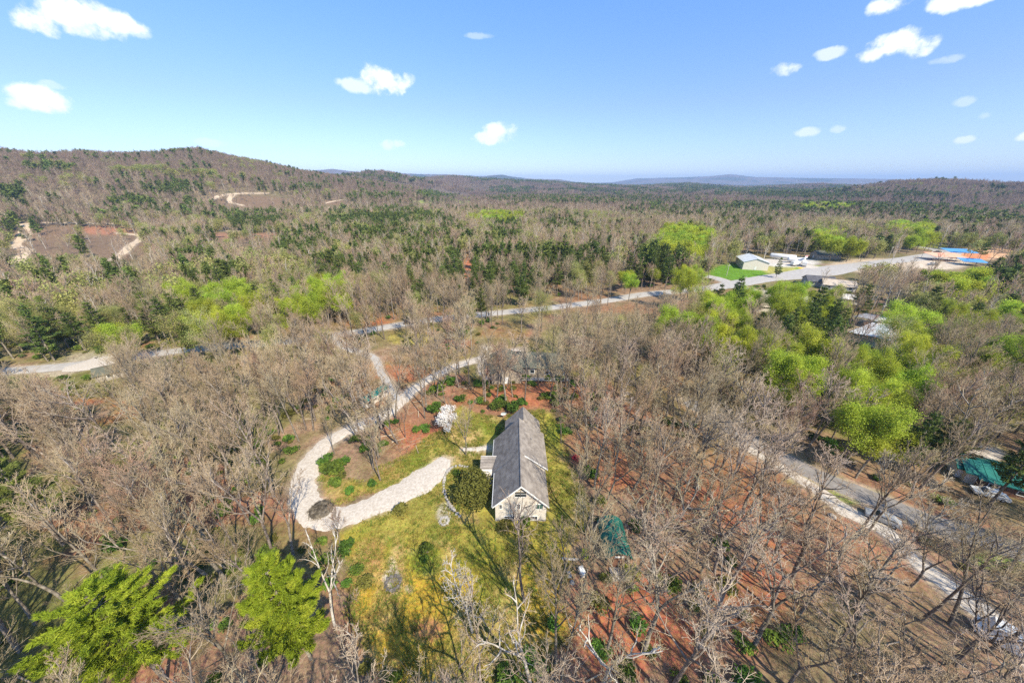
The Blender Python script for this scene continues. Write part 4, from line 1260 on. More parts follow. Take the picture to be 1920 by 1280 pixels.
gable_building('metal_building', 'tan metal building with a white ribbed roof behind the bright green lawn', 'building', 1407, 500, 20, 15, 5, 2.4, R(-18), 'siding', 'metal_pale', seams=2.0)
gable_building('roadside_house', 'house with a grey-green roof half hidden in trees behind the long white tanks', 'house', 1546, 484, 16, 9, 3.2, 2.4, R(80), 'siding_dark', 'green_grey')
gable_building('roadside_house', 'small house with a dark charcoal roof just below the road junction', 'house', 1532, 534, 13, 9, 3, 2.2, R(70), 'grey_wood', 'shingle_dark')
gable_building('roadside_house', 'tan-roofed house beside the charcoal-roofed one', 'house', 1567, 541, 14, 10, 2.8, 2.2, R(62), 'siding', 'shingle_tan')
gable_building('roadside_house', 'tan-roofed house with cream gable among lime green trees below the road', 'house', 1415, 580, 15, 9, 3.2, 2.6, R(75), 'siding', 'shingle_tan')
gable_building('white_shed', 'low white-roofed shed among lime green trees', 'shed', 1503, 571, 10, 6, 2.6, 1.4, R(50), 'siding', 'metal_cream', nwin=2)
gable_building('white_shed', 'white-roofed shed between two stands of trees right of the tan-roofed house', 'shed', 1597, 568, 9, 6, 2.6, 1.4, R(60), 'siding', 'metal_cream', nwin=2)
gable_building('long_metal_building', 'long low building with a wide ribbed pale grey metal roof in the right hand wood', 'building', 1658, 641, 20, 15, 3, 1.0, R(-62), 'siding', 'metal_pale', seams=3.2, keep=14)
gable_building('lean_to', 'narrow cream-roofed lean-to along the ribbed grey roof', 'shed', 1692, 627, 18, 3.2, 3, .5, R(72), 'siding', 'metal_cream', nwin=2, keep=6)


def arch_carport(label, px, py, L, W, H, rz, roof):
    g = G(px, py)
    ro = thing('carport', label, 'carport', g, rz, 'arched carports by the ribbed grey roof')
    prof = [(-W / 2, H * .72), (-W * .38, H * .9), (0, H), (W * .38, H * .9), (W / 2, H * .72)]
    top = prof; bot = [(x, z - .12) for x, z in prof[::-1]]
    MB().prism_y(top[::-1] + bot[::-1], -L / 2, L / 2).build('roof', M[roof], ro)
    for sx in (-1, 1):
        for y in (-L / 2 + .3, 0, L / 2 - .3):
            MB().box(sx * (W / 2 - .15) - .07, sx * (W / 2 - .15) + .07, y - .07, y + .07, -.6, H * .72).build('post', M['white_paint'], ro)
    KEEP_RECT.append((g[0], g[1], 7))
    return ro


arch_carport('grey arched carport left of the cream one', 1631, 611, 9, 11, 4, R(-62), 'metal_grey')
arch_carport('cream arched carport standing beside the ribbed grey roof', 1658, 615, 8, 10, 4, R(-62), 'metal_cream')

# shop with blue and orange canopies
def canopy(label, px, py, L, W, H, rz, mat, tilt=.6, cat='canopy', name='canopy', n=3):
    g = G(px, py)
    ro = thing(name, label, cat, g, rz)
    MB().slab([(-L / 2, -W / 2, H - tilt), (L / 2, -W / 2, H - tilt), (L / 2, W / 2, H + tilt), (-L / 2, W / 2, H + tilt)], .14).build('roof', M[mat], ro)
    for i in range(n):
        for s in (-1, 1):
            x = -L / 2 + .3 + (L - .6) * i / (n - 1); y = s * (W / 2 - .3)
            MB().cyl((x, y, -.8), (x, y, H + s * tilt * .8 - .12), .09, n=6).build('post', M['metal_grey'], ro)
    KEEP_RECT.append((g[0], g[1], L * .55))
    return ro


canopy('salmon orange market canopy in front of the blue roofed shop', 1767, 488, 19, 12, 4, R(-14), 'orange')
canopy('bright blue market roof behind the salmon orange canopy', 1793, 481, 17, 13, 4.6, R(-18), 'blue')
canopy('deep blue stall awning right of the salmon orange canopy', 1792, 489, 8, 7, 3.2, R(20), 'blue_deep')
canopy('light blue stall roof nearest the dark pine below the orange bank', 1818, 497, 12, 9, 3.4, R(-24), 'blue')

# long white tanks behind the metal building
def tank(label, px, py, L, r, rz):
    g = G(px, py)
    ro = thing('storage_tank', label, 'tank', g, rz, 'long white tanks by the metal building')
    m = MB(); n = 12
    prof = [(-L / 2 - r * .5, .05 * r), (-L / 2 - r * .3, r * .7), (-L / 2, r), (L / 2, r), (L / 2 + r * .3, r * .7), (L / 2 + r * .5, .05 * r)]
    V = []
    for x, rr in prof:
        for i in range(n): V.append((x, rr * math.cos(6.283 * i / n), r + .9 + rr * math.sin(6.283 * i / n)))
    Fc = [(k * n + i, k * n + (i + 1) % n, (k + 1) * n + (i + 1) % n, (k + 1) * n + i) for k in range(len(prof) - 1) for i in range(n)]
    m.add(V, [f[::-1] for f in Fc]); m.build('tank_shell', M['white_paint'], ro, smooth=True)
    for x in (-L * .3, L * .3): MB().box(x - .3, x + .3, -r * .8, r * .8, -.8, 1.2).build('saddle', M['metal_grey'], ro)
    KEEP_RECT.append((g[0], g[1], L * .5))


tank('longer white tank lying nearest the white roofed metal building', 1466, 487, 15, 1.7, R(-38))
tank('shorter white tank right of the longer one, by the road junction', 1491, 493, 10, 1.6, R(-14))

# cabins with teal roofs at the right edge
gable_building('cabin', 'cabin with the largest teal metal roof beside the gravel yard', 'cabin', 1845, 897, 8.5, 7, 2.6, 1.1, R(58), 'siding', 'teal', nwin=2, seams=1.2, keep=7)
gable_building('cabin', 'teal-roofed cabin with a white gable half under the big green tree', 'cabin', 1812, 888, 5, 4.5, 2.4, 1, R(58), 'trim', 'teal', nwin=1, keep=4)
gable_building('cabin', 'long teal-roofed porch nearest the red leaf litter at the right edge', 'cabin', 1872, 916, 7.5, 3.4, 2.3, .5, R(60), 'brown_wood', 'teal', nwin=2, keep=5)
gable_building('green_roof_lodge', 'lodge with a faded grey-green metal roof behind the red litter bank', 'building', 948, 700, 12, 9, 3.6, 2.4, R(4), 'siding_dark', 'green_grey', nwin=3, seams=1.2, keep=8)
gable_building('green_roof_lodge', 'wider grey-green roofed lodge right of the other lodge', 'building', 1012, 694, 18, 9, 3.6, 2.6, R(84), 'siding_dark', 'green_grey', nwin=4, seams=1.2, keep=9)
gable_building('long_shed', 'long narrow shed with a bright teal roof beside the upper gravel drive', 'shed', 704, 750, 8, 2.2, 2.2, .6, bearing(692, 760, 728, 736), 'siding', 'teal', over=.25, nwin=4, keep=4)
gable_building('roadside_shed', 'small dull green roofed shed beside the gravel pull-off on the left', 'shed', 213, 706, 6, 4.5, 2.4, 1.4, R(-50), 'grey_wood', 'green_grey', nwin=1, keep=6)


def garden_shed():
    a = G(1140, 992); b = G(1158, 1062)
    c = ((a[0] + b[0]) / 2, (a[1] + b[1]) / 2, 0)
    rz = math.atan2(-(a[0] - b[0]), a[1] - b[1])
    L = math.hypot(a[0] - b[0], a[1] - b[1])
    ro = thing('garden_shed', 'brown garden shed with a curved dark green roof among bare trees', 'shed', (c[0], c[1], T(c[0], c[1])), rz)
    W, H = 4.0, 2.1
    MB().prism_y([(-W / 2 + .2, -.3), (W / 2 - .2, -.3), (W / 2 - .2, H), (0, H + 1.2), (-W / 2 + .2, H)], -L / 2, L / 2).build('wall', M['brown_wood'], ro)
    prof = [(W / 2 + .15, H - .1), (W * .42, H + .55), (W * .25, H + 1.1), (0, H + 1.42), (-W * .25, H + 1.1), (-W * .42, H + .55), (-W / 2 - .15, H - .1)]
    n = 6
    for i in range(n):
        y0 = -L / 2 - .2 + i * (L + .4) / n; y1 = y0 + (L + .4) / n - .03
        k = .04 * (i % 2)
        MB().prism_y([(x, z + k) for x, z in prof] + [(x * .96, z - .12 + k) for x, z in prof[::-1]], y0, y1).build('roof_panel', M['green_dark'], ro)
    d = MB().box(-.9, .9, -L / 2 - .06, -L / 2 - .003, 0, 2.0).build('door', M['brown_wood'], ro)
    MB().box(-.03, .03, -L / 2 - .09, -L / 2 - .062, .1, 1.95).build('door_strip', M['grey_wood'], d)
    MB().box(-.7, .7, -L / 2 - .05, -L / 2 - .003, 2.2, 2.6).build('vent', M['trim'], ro)
    MB().box(-1.4, 1.4, -L / 2 - 2.2, -L / 2 - .2, -.1, .18).build('ramp', M['grey_wood'], ro)
    KEEP_RECT.append((c[0], c[1], 4.2))


garden_shed()


# ------------------------------------------------------------------ vehicles and small things
def car(name, label, px, py, rz, paint, L=4.6, W=1.85, H=1.5, van=False):
    g = G(px, py)
    ro = thing(name, label, 'car' if not van else 'van', (g[0], g[1], g[2] + .14), rz)
    h = H
    if van: side = [(-L / 2, .35), (L / 2, .35), (L / 2, 1.0), (L * .42, 1.1), (L * .33, h), (-L / 2, h)]
    else: side = [(-L / 2, .35), (L / 2, .35), (L / 2, .78), (L * .27, .92), (L * .12, h), (-L * .27, h), (-L * .42, .95), (-L / 2, .9)]
    n = len(side)
    V = []
    for s in (-1, 1):
        for x, z in side: V.append((s * W / 2 * (1 if z < 1.05 else .86), x, z))
    Fc = [tuple(range(n)), tuple(range(2 * n - 1, n - 1, -1))] + [(i, n + i, n + (i + 1) % n, (i + 1) % n) for i in range(n)]
    MB().add(V, Fc).build('body', M[paint], ro)
    if not van:
        gl = MB()
        gl.add([(-.66, L * .255, .96), (.66, L * .255, .96), (.62, L * .135, h - .06), (-.62, L * .135, h - .06), (-.66, L * .265, 1.0), (.66, L * .265, 1.0), (.62, L * .145, h - .03), (-.62, L * .145, h - .03)],
               [(0, 1, 2, 3), (7, 6, 5, 4), (0, 4, 5, 1), (1, 5, 6, 2), (2, 6, 7, 3), (3, 7, 4, 0)])
        gl.build('windscreen', M['glass'], ro)
        for s in (-1, 1):
            MB().box(s * W * .455 - .02, s * W * .455 + .02, -L * .28, L * .13, 1.0, h - .12).build('side_window', M['glass'], ro)
    for sx in (-1, 1):
        for y in (-L * .3, L * .31):
            w = MB().cyl((sx * (W / 2 - .2), y, .33), (sx * (W / 2 + .02), y, .33), .33, n=12).build('wheel', M['rubber'], ro)
            MB().cyl((sx * (W / 2 + .021), y, .33), (sx * (W / 2 + .035), y, .33), .18, n=8).build('rim', M['silver_paint'], w)
        MB().box(sx * W * .34 - .16, sx * W * .34 + .16, L / 2 + .001, L / 2 + .03, .6, .74).build('headlight', M['white_paint'], ro)
    KEEP_RECT.append((g[0], g[1], 3))


car('parked_car', 'red car parked by the grey-green roofed lodge', 916, 697, R(5), 'red_paint')
car('parked_car', 'white car parked behind the smaller lodge, left of the silver one', 940, 671, R(20), 'white_paint')
car('parked_car', 'silver car parked behind the smaller lodge, right of the white one', 958, 670, R(20), 'silver_paint')
car('parked_car', 'dark car on the country road beside the bare orange bank', 768, 607, R(-80), 'dark_paint')
car('parked_car', 'grey pickup standing on the white gravel lane on the right', 1652, 976, R(50), 'silver_paint')
car('parked_car', 'grey car on the lot in front of the salmon canopy', 1747, 497, R(80), 'silver_paint')
car('parked_car', 'dark car on the road left of the blue market roof', 1757, 474, R(70), 'dark_paint')
car('parked_car', 'white car at the edge of the red litter below the teal porch', 1852, 930, R(60), 'white_paint')
car('box_truck', 'white box van with a rusty patch at the lower right corner', 1890, 1212, R(40), 'white_paint', L=6, W=2.3, H=2.6, van=True)
g = G(1890, 1212)
o = bpy.data.objects
t_ = [q for q in COL.objects if q.name.startswith('box_truck')][0]
MB().cyl((.2, -.8, 2.601), (.2, -.8, 2.63), .55, n=12).build('rusty_patch', M['rust'], t_)
for (px, py, rz, lab) in [(1490, 498, .3, 'white trailer between the tanks and the road, left one'), (1507, 499, .9, 'white trailer between the tanks and the road, right one')]:
    g = G(px, py); ro = thing('trailer', lab, 'trailer', g, rz, 'white trailers by the tanks')
    MB().box(-3.5, 3.5, -1.2, 1.2, .9, 3.1).build('body', M['white_paint'], ro)
    for x in (-2, -1, 2): MB().cyl((x, -1.25, .45), (x, 1.25, .45), .45, n=10).build('wheel', M['rubber'], ro)


def pole(px, py, topx, topy, lab, arms=1):
    g = G(px, py); d = pxdir(topx, topy); t = g[1] / d[1]; H = max(7.5, CAM_H + d[2] * t - g[2]); H = min(H, 13)
    ro = thing('utility_pole', lab, 'utility pole', g, R(20), 'utility poles along the road')
    MB().cyl((0, 0, -.6), (0, 0, H), .2, .13, 8).build('shaft', M['pole_wood'], ro)
    if arms: MB().box(-1.2, 1.2, -.07, .07, H - .9, H - .74).build('crossarm', M['pole_wood'], ro)
    for x in (-1.0, 0.45, 1.0):
        MB().cyl((x, 0, H - .735), (x, 0, H - .5), .06, n=6).build('insulator', M['white_paint'], ro)
    KEEP_RECT.append((g[0], g[1], 5))


pole(1391, 545, 1397, 518, 'wooden utility pole at the bend below the bright green lawn')
pole(1362, 517, 1365, 500, 'wooden utility pole at the left end of the bright green lawn')
pole(1666, 482, 1671, 462, 'wooden utility pole among bare trees above the wide road')
pole(1775, 466, 1784, 449, 'taller utility pole behind the blue market roof')
pole(1788, 467, 1793, 457, 'shorter utility pole behind the blue market roof')
pole(1643, 607, 1660, 570, 'leaning pale utility pole beside the cream arched carport')
g = G(1507, 495); ro = thing('road_sign', 'red and white sign board on a post at the tank yard entrance', 'sign', g, R(20))
MB().cyl((0, 0, -.5), (0, 0, 6), .12, n=6).build('post', M['white_paint'], ro)
MB().box(-1.5, 1.5, -.12, .12, 4.4, 6.2).build('board', M['white_paint'], ro)
MB().box(-1.3, 1.3, -.14, -.121, 5.3, 6.0).build('red_panel', M['red_paint'], ro)

# round heap of dark brush on the drive
def heap():
    g = G(602, 956); rg = np.random.default_rng(5)
    ro = thing('brush_heap', 'low round heap of dark cut brush lying on the bend of the gravel drive', 'brush heap', (g[0], g[1], g[2]))
    V = [(0, 0, .75)]; n = 20
    for k, (rr, z) in enumerate(((.9, .72), (1.6, .52), (2.05, .28), (2.2, -.1))):
        for i in range(n):
            a = 6.283 * i / n; q = rr * rg.uniform(.93, 1.05); V.append((q * math.cos(a), q * math.sin(a) * .93, z * rg.uniform(.8, 1.2) if z > 0 else z))
    Fc = [(0, 1 + i, 1 + (i + 1) % n) for i in range(n)] + [(1 + k * n + i, 1 + (k + 1) * n + i, 1 + (k + 1) * n + (i + 1) % n, 1 + k * n + (i + 1) % n) for k in range(3) for i in range(n)]
    MB().add(V, Fc).build('mound', M['brush'], ro)
    S = []
    for i in range(420):
        a = rg.uniform(0, 6.283); r_ = 2.15 * math.sqrt(rg.random()); z = .75 * (1 - (r_ / 2.3) ** 2) + rg.uniform(0, .12)
        b = rg.uniform(0, 6.283); L = rg.uniform(.2, .6)
        S.append((r_ * math.cos(a) - L * math.cos(b), r_ * math.sin(a) - L * math.sin(b), z - .05, r_ * math.cos(a) + L * math.cos(b), r_ * math.sin(a) + L * math.sin(b), z + rg.uniform(-.05, .16), .03, .015))
    v, q = tubes(S, 3); sel = np.where(np.hypot(v[:, 0], v[:, 1]) > 2.3)[0]
    st = link('stick', mesh_np('stick', v, q, mats=[M['brush']]), ro); st['kind'] = 'stuff'


heap()


def rock_ring(px, py, r, n, mat, label, name='fire_ring'):
    g = G(px, py); rg = random.Random(px)
    ro = thing(name, label, 'fire pit', g)
    for i in range(n):
        a = 6.283 * i / n; s = rg.uniform(.2, .32)
        m = MB(); V = []
        for (x, y, z) in ((-1, -1, -.6), (1, -1, -.6), (1, 1, -.6), (-1, 1, -.6), (-.7, -.7, .8), (.7, -.8, .7), (.8, .7, .9), (-.8, .6, .7)):
            V.append((r * math.cos(a) + s * x * rg.uniform(.7, 1.2), r * math.sin(a) + s * y * rg.uniform(.7, 1.2), .12 + s * z * .6))
        m.add(V, [(0, 3, 2, 1), (4, 5, 6, 7), (0, 1, 5, 4), (1, 2, 6, 5), (2, 3, 7, 6), (3, 0, 4, 7)]).build('stone', M[mat], ro)
    return ro


rock_ring(737, 1093, 1.05, 12, 'dark_stone', 'burnt stone fire pit in the ash circle on the lower lawn')
ro = rock_ring(833, 977, .75, 10, 'stone', 'small stone fire ring beside the end of the gravel drive')

# stone border of the planting bed left of the house
bed = [(876, 876), (862, 873), (848, 876), (838, 886), (833, 900), (832, 916), (836, 932), (843, 946), (852, 958), (862, 968)]
bp_ = catmull([(*G(*p)[:2], 0) for p in bed], .55)
ro = thing('stone_border', 'curved border of pale stones round the big evergreen shrub left of the house', 'stone border', (bp_[0][0], bp_[0][1], T(bp_[0][0], bp_[0][1])))
rs_ = random.Random(9)
for i, p in enumerate(bp_):
    s = rs_.uniform(.2, .36); V = []
    for (x, y, z) in ((-1, -1, -.6), (1, -1, -.6), (1, 1, -.6), (-1, 1, -.6), (-.7, -.7, .8), (.7, -.8, .7), (.8, .7, .9), (-.8, .6, .7)):
        V.append((p[0] - bp_[0][0] + s * x * rs_.uniform(.7, 1.3), p[1] - bp_[0][1] + s * y * rs_.uniform(.7, 1.3), .14 + s * z * .7))
    MB().add(V, [(0, 3, 2, 1), (4, 5, 6, 7), (0, 1, 5, 4), (1, 2, 6, 5), (2, 3, 7, 6), (3, 0, 4, 7)]).build('stone', M['stone'], ro)


def dish():
    g = G(944, 784)
    ro = thing('satellite_dish', 'white satellite dish on a post behind the upper left corner of the house', 'satellite dish', g, R(10))
    MB().cyl((0, 0, -.3), (0, 0, 1.6), .05, n=6).build('post', M['metal_grey'], ro)
    m = MB(); n = 16; V = [(0, -.15, 1.7)]
    for rr, dd in ((.4, -.2), (.75, -.36)):
        for i in range(n): a = 6.283 * i / n; V.append((rr * math.cos(a), dd - .25 * math.sin(a) * rr + .0, 1.75 + rr * math.sin(a) * .9))
    Fc = [(0, 1 + (i + 1) % n, 1 + i) for i in range(n)] + [(1 + i, 1 + (i + 1) % n, 1 + n + (i + 1) % n, 1 + n + i) for i in range(n)]
    m.add(V, Fc).build('reflector', M['dish'], ro)
    MB().cyl((0, -.2, 1.4), (0, -.95, 1.7), .025, n=5).build('feed_arm', M['metal_grey'], ro)


dish()
# lodge deck rail, plank bench, boxes
g = G(985, 713); ro = thing('deck', 'long weathered deck in front of the grey-green roofed lodges', 'deck', g, R(-2))
MB().box(-13, 13, -.9, .9, .5, .68).build('floor', M['grey_wood'], ro)
MB().box(-13, 13, -.98, -.9, 1.5, 1.62).build('rail', M['pole_wood'], ro)
for i in range(14): MB().box(-13 + i * 2 - .06 if i else -13, -13 + i * 2 + .06, -.99, -.87, -.6, 1.5).build('post', M['pole_wood'], ro)
g = G(1070, 1051); ro = thing('plank_bench', 'pale plank bench left of the garden shed', 'bench', g, R(-4))
MB().box(-1.4, 1.4, -.2, .2, .4, .5).build('seat', M['pole_wood'], ro)
for x in (-1, 1): MB().box(x - .08, x + .08, -.18, .18, -.1, .4).build('leg', M['pole_wood'], ro)
g = G(1091, 1074); ro = thing('metal_box', 'white metal box with a lid standing in red litter by the plank bench', 'box', g, R(15))
MB().box(-.35, .35, -.7, .7, 0, .7).build('body', M['white_paint'], ro); MB().box(-.38, .38, -.73, .73, .7, .78).build('lid', M['white_paint'], ro)
for (px, py, s, lab) in [(1065, 1077, .55, 'largest pale boulder below the plank bench'), (1073, 1092, .38, 'small pale boulder below the largest one'), (1560, 968, .6, 'pale boulder beside the gravel lane')]:
    g = G(px, py); r_ = random.Random(px); V = []; n = 8
    for k, (rr, z) in enumerate(((1, -.4), (1.05, .2), (.7, .7), (.25, .85))):
        for i in range(n): a = 6.283 * i / n; V.append((s * rr * math.cos(a) * r_.uniform(.85, 1.2), s * rr * math.sin(a) * r_.uniform(.85, 1.2), s * z * r_.uniform(.9, 1.1)))
    Fc = [(k * n + i, k * n + (i + 1) % n, (k + 1) * n + (i + 1) % n, (k + 1) * n + i) for k in range(3) for i in range(n)] + [tuple(range(3 * n, 4 * n))]
    o_ = MB().add(V, Fc).build('boulder', M['stone'], None, g); tag(o_, lab, 'boulder')


# ------------------------------------------------------------------ single trees and shrubs that stand out
def place(kind, name, x, y, rz, scl, label, cat, group=None, parts=True, names=('trunk', 'crown'), z=None):
    z = T(x, y) if z is None else z
    if parts:
        r_ = thing(name, label, cat, (x, y, z), rz, group)
        r_.scale = scl
        link(names[0], kind.trunk, r_); link(names[1], kind.crown, r_)
    else:
        r_ = tag(link(name, kind.full, loc=(x, y, z), rz=rz), label, cat, group)
        r_.scale = scl
    return r_


def hero(px, py, kind, H, label, name='leafless_tree', cat='tree', w=1.0, rz=0., href=17.0, up=0):
    g = G(px, py); s = H / href
    KEEP_RECT.append((g[0], g[1], 2.2))
    return place(kind, name, g[0], g[1], rz, (s * w, s * w, s), label, cat)


DEAD = leafless(41, twig='bark_pale', bark='bark_pale', H=17, r0=.2, nb=(16, 6, 3, 2), fork=0, first=.3, ratio=(.22, .5, .5, .5), rads=(.075, .045, .028, .02), curl=.13, spread=(52, 48, 45, 45))
BIGF = leafless(55, twig='twig', bark='bark_pale', H=17, r0=.24, nb=(11, 5, 4, 3), fork=1, first=.4, ratio=(.42, .5, .5, .5), rads=(.11, .055, .03, .02), curl=.2, spread=(40, 44, 45, 45))
BIGG = leafless(58, twig='twig', bark='bark', H=17, r0=.22, nb=(12, 6, 4, 3), fork=0, first=.5, ratio=(.36, .5, .5, .5), rads=(.10, .055, .03, .02), curl=.18)
hero(886, 1184, DEAD, 17, 'bleached white bare tree with twisted branches alone on the lower lawn', 'dead_tree')
FRONT = leafless(62, twig='twig_pale', bark='bark', H=17, r0=.2, nb=(8, 4, 4, 2), fork=0, first=.58, ratio=(.46, .5, .5, .5), rads=(.11, .055, .03, .018), curl=.2, spread=(34, 44, 45, 45))
hero(985, 1128, FRONT, 20, 'tall forked bare tree whose branches spread over the front gable', rz=.6, w=1.)
hero(964, 1124, BIGG, 13, 'slim bare tree close beside the tall forked one on the lower lawn', w=.7)
hero(1048, 1112, HI[2], 19, 'straight bare tree right of the tall forked one', w=.7, rz=2.)
hero(1088, 1145, HI[5], 20, 'dark bare tree in red litter just left of the garden shed', w=.8, rz=1.)
hero(1098, 1000, HI[6], 18, 'dark bare tree at the lawn edge above the garden shed', w=.7, rz=4.)
hero(1078, 985, HI[1], 16, 'thin bare tree at the right lawn edge between house and garden shed', w=.55, rz=3.)
hero(1052, 830, HI[4], 15, 'bare tree casting branching shadows on the grass right of the house', w=.8, rz=3.)
hero(873, 852, HI[9], 16, 'lone tree with a fine tan crown between drive and house', w=.72, rz=2.4)
hero(797, 785, BIGG, 21, 'tall pale trunk with few branches left of the white blossoming tree', w=.6, rz=1.4)
hero(627, 1172, BIGF, 15, 'pale forked tree beside the bright pine at the lower left', rz=2.2, w=.9)
hero(713, 900, HI[7], 14, 'bare tree leaning over the grass inside the drive loop', rz=2.2, w=.8)
hero(628, 852, HI[0], 14, 'bare tree on the inner edge of the drive bend', rz=5, w=.6)
hero(760, 820, LO[1], 13, 'slim bare tree on the red bank inside the drive loop', rz=5, w=.6)
hero(700, 880, HI[3], 13, 'reddish twigged tree inside the drive loop', rz=1.1, w=.9)
hero(996, 1290, BIGF, 18, 'bare forked tree at the bottom edge below the tall forked one', rz=4.2, w=.9)
hero(1049, 1290, BIGG, 17, 'straight bare tree at the bottom edge right of centre', rz=.3, w=.8)
hero(1130, 1285, BIGF, 17, 'wide crowned bare tree at the bottom edge right of the red litter', rz=5.4, w=1.05)
hero(640, 975 + 60, HI[8], 9, 'small reddish bare tree at the left edge of the lower lawn', rz=5.4, w=.9)

WP1 = pine(651, 19, 8.4, whorl=.8, nbr=7, tuft=60, tsz=.30, tri=26, wd=.11, fan=.11, mat='needles_bright', start=.35, droop=.0, full=.62, upt=.2)
WP2 = pine(652, 20, 5.2, whorl=.8, nbr=6, tuft=54, tsz=.30, tri=26, wd=.11, fan=.13, mat='needles_bright', start=.25, droop=.05, full=.6, upt=.24)
WP3 = pine(653, 17, 5.0, whorl=.7, nbr=6, tuft=26, tsz=.36, tri=8, mat='needles', start=.4, upt=.2)
WP4 = pine(654, 17, 5.0, whorl=.9, nbr=6, tuft=34, tsz=.30, tri=14, wd=.13, fan=.12, mat='needles', start=.4, upt=.2)
def at_height(px, py, h):
    d = pxdir(px, py); t = (CAM_H - h) / -d[2]; return d[0] * t, d[1] * t
for (px, py, h, kd, lab, s) in [(215, 1165, 13, WP1, 'large broad bright green pine at the lower left corner', 1), (528, 1120, 13, WP2, 'tall bright yellow-green pine left of the lower lawn', 1), (38, 925, 12, WP4, 'dark green pine at the left edge above the large bright one', 1.15),
                              (1775, 838, 8, WP3, 'dark green pine with drooping boughs beside the teal-roofed cabins', .85), (1905, 885, 9, PINE[1], 'very dark evergreen at the right edge beside the largest teal roof', 1.1), (1690, 815, 8, PINE[3], 'dark pine under the lime green tree above the asphalt road', .8),
                              (790, 545, 11, PINE[2], 'slender nearly black spruce standing above the country road', 1.15), (1838, 482, 6, PINE[0], 'dark pine in front of the orange earth bank', 1.0), (1460, 505, 5, PINE[4], 'olive evergreen between green lawn and white tanks', .8)]:
    x, y = at_height(px, py, h + T(*G(px, py)[:2]))
    KEEP_RECT.append((x, y, 5 if py > 800 else 3))
    place(kd, 'pine_tree', x, y, random.uniform(0, 6), (s, s, s), lab, 'pine')

BIGSH = shrub(771, 4.4, 5.6, 6500, .2, 'shrub_olive', lumps=14, hollow=.5)
BLOS = None
def blossom():
    sk = Skel(61, H=6, r0=.12, nb=(12, 7, 4, 0), fork=1, first=.2, ratio=(.6, .5, .5, .5), rads=(.05, .03, .02, .02), spread=(58, 50, 45, 40))
    tr, _ = wood_parts(sk, sides=(5, 3, 3, 3)); v, q = tubes(sk.lv[2], 3); v3, t3 = cones(sk.lv[3])
    rg = np.random.default_rng(4); tips = np.array([s[3:6] for s in sk.lv[2] + sk.lv[3]]); P = np.repeat(tips, 5, 0) + rg.normal(0, .28, (len(tips) * 5, 3))
    lv, lq = leaf_quads(P, .12, rg)
    return Kind('blossoming_tree', tr + [(v, q, None, 1), (v3, None, t3, 1)], [(lv, lq, None, 2)], [M['bark'], M['twig'], M['white_blossom']])
BLOS = blossom()
x, y = at_height(838, 787, 3.5); place(BLOS, 'blossoming_tree', x, y, 0, (1.15, 1.15, 1), 'small tree covered in white blossom beside the upper lawn', 'tree'); KEEP_RECT.append((x, y, 5))
x, y = at_height(888, 918, 2.6); place(BIGSH, 'evergreen_shrub', x, y, 0, (1, 1, 1), 'big round olive green evergreen shrub against the left side of the house', 'shrub'); KEEP_RECT.append((x, y, 6))
REDS = shrub(772, 1.1, 1.2, 500, .13, 'red_blossom')
for (px, py, kd, sx, sz, lab) in [(1080, 862, REDS, 1.0, 1.0, 'bright red flowering shrub right of the house'), (750, 965, SHRUB[5], 1.7, 1.3, 'round olive shrub on the grass below the drive'), (802, 1036, SHRUB[0], .8, .9, 'dark conical shrub in the middle of the lower lawn'),
                                  (797, 1052, SHRUB[2], .6, .5, 'low dark shrub just below the conical one'), (625, 880, SHRUB[1], 1.9, 1.1, 'largest glossy green shrub inside the drive bend'), (615, 866, SHRUB[3], 1.2, .9, 'glossy shrub at the upper end of the drive bend'), (640, 872, SHRUB[4], 1.2, .8, 'glossy shrub beside the largest one in the drive bend'),
                                  (985, 982, SHRUB[1], .8, .8, 'bright green shrub against the foot of the front gable'), (945, 988, SHRUB[6], 1.2, .7, 'olive shrub at the left foot of the front gable'), (960, 770, SHRUB[2], 1.7, 1.5, 'largest dark evergreen behind the upper end of the house'), (930, 768, SHRUB[4], 1.2, 1.0, 'dark evergreen beside the satellite dish'),
                                  (815, 770, SHRUB[0], 1.5, 1.3, 'dark evergreen just left of the white blossom'), (822, 735, SHRUB[3], 1.5, 1.2, 'dark evergreen above the red litter strip by the drive'), (845, 715, SHRUB[1], 1.4, 1.0, 'evergreen bank shrub beside the upper drive, right one'), (1055, 790, SHRUB[2], .9, 1, 'narrow green shrub at the wood edge right of the lawn'),
                                  (1058, 812, SHRUB[0], .9, 1, 'green shrub below the narrow one at the wood edge'), (1105, 895, SHRUB[4], 1.2, 1.3, 'green shrub between bare trees right of the house'), (697, 910, SHRUB[2], .8, .7, 'small dark shrub on the grass inside the loop'), (655, 1035, SHRUB[0], 1.1, 1.2, 'dark shrub behind the pale forked tree'),
                                  (672, 1072, SHRUB[1], .8, .6, 'small bright green shrub at the left lawn edge'), (686, 1095, SHRUB[6], 1.0, .7, 'faded green shrub beside the ash circle'), (862, 905, SHRUB[5], 1.0, .5, 'low shrub inside the stone border'), (857, 890, SHRUB[1], .7, .5, 'green plant at the top of the stone border'),
                                  (906, 772, SHRUB[1], .5, .35, 'small lime green plant on the upper lawn edge')]:
    g = G(px, py); k_ = rs_.uniform(0, 6); place(kd, 'garden_shrub', g[0], g[1], k_, (sx, sx, sz), lab, 'shrub')
for (px, py, sx, lab) in [(1180, 1078, 1.1, 'lime green young shrub right of the garden shed'), (1097, 1046, .7, 'lime green young shrub left of the garden shed')]:
    g = G(px, py)
    LS = shrub(780 + px, 1.5, 2.4, 900, .13, 'lime'); place(LS, 'garden_shrub', g[0], g[1], 0, (sx, sx, sx), lab, 'shrub')

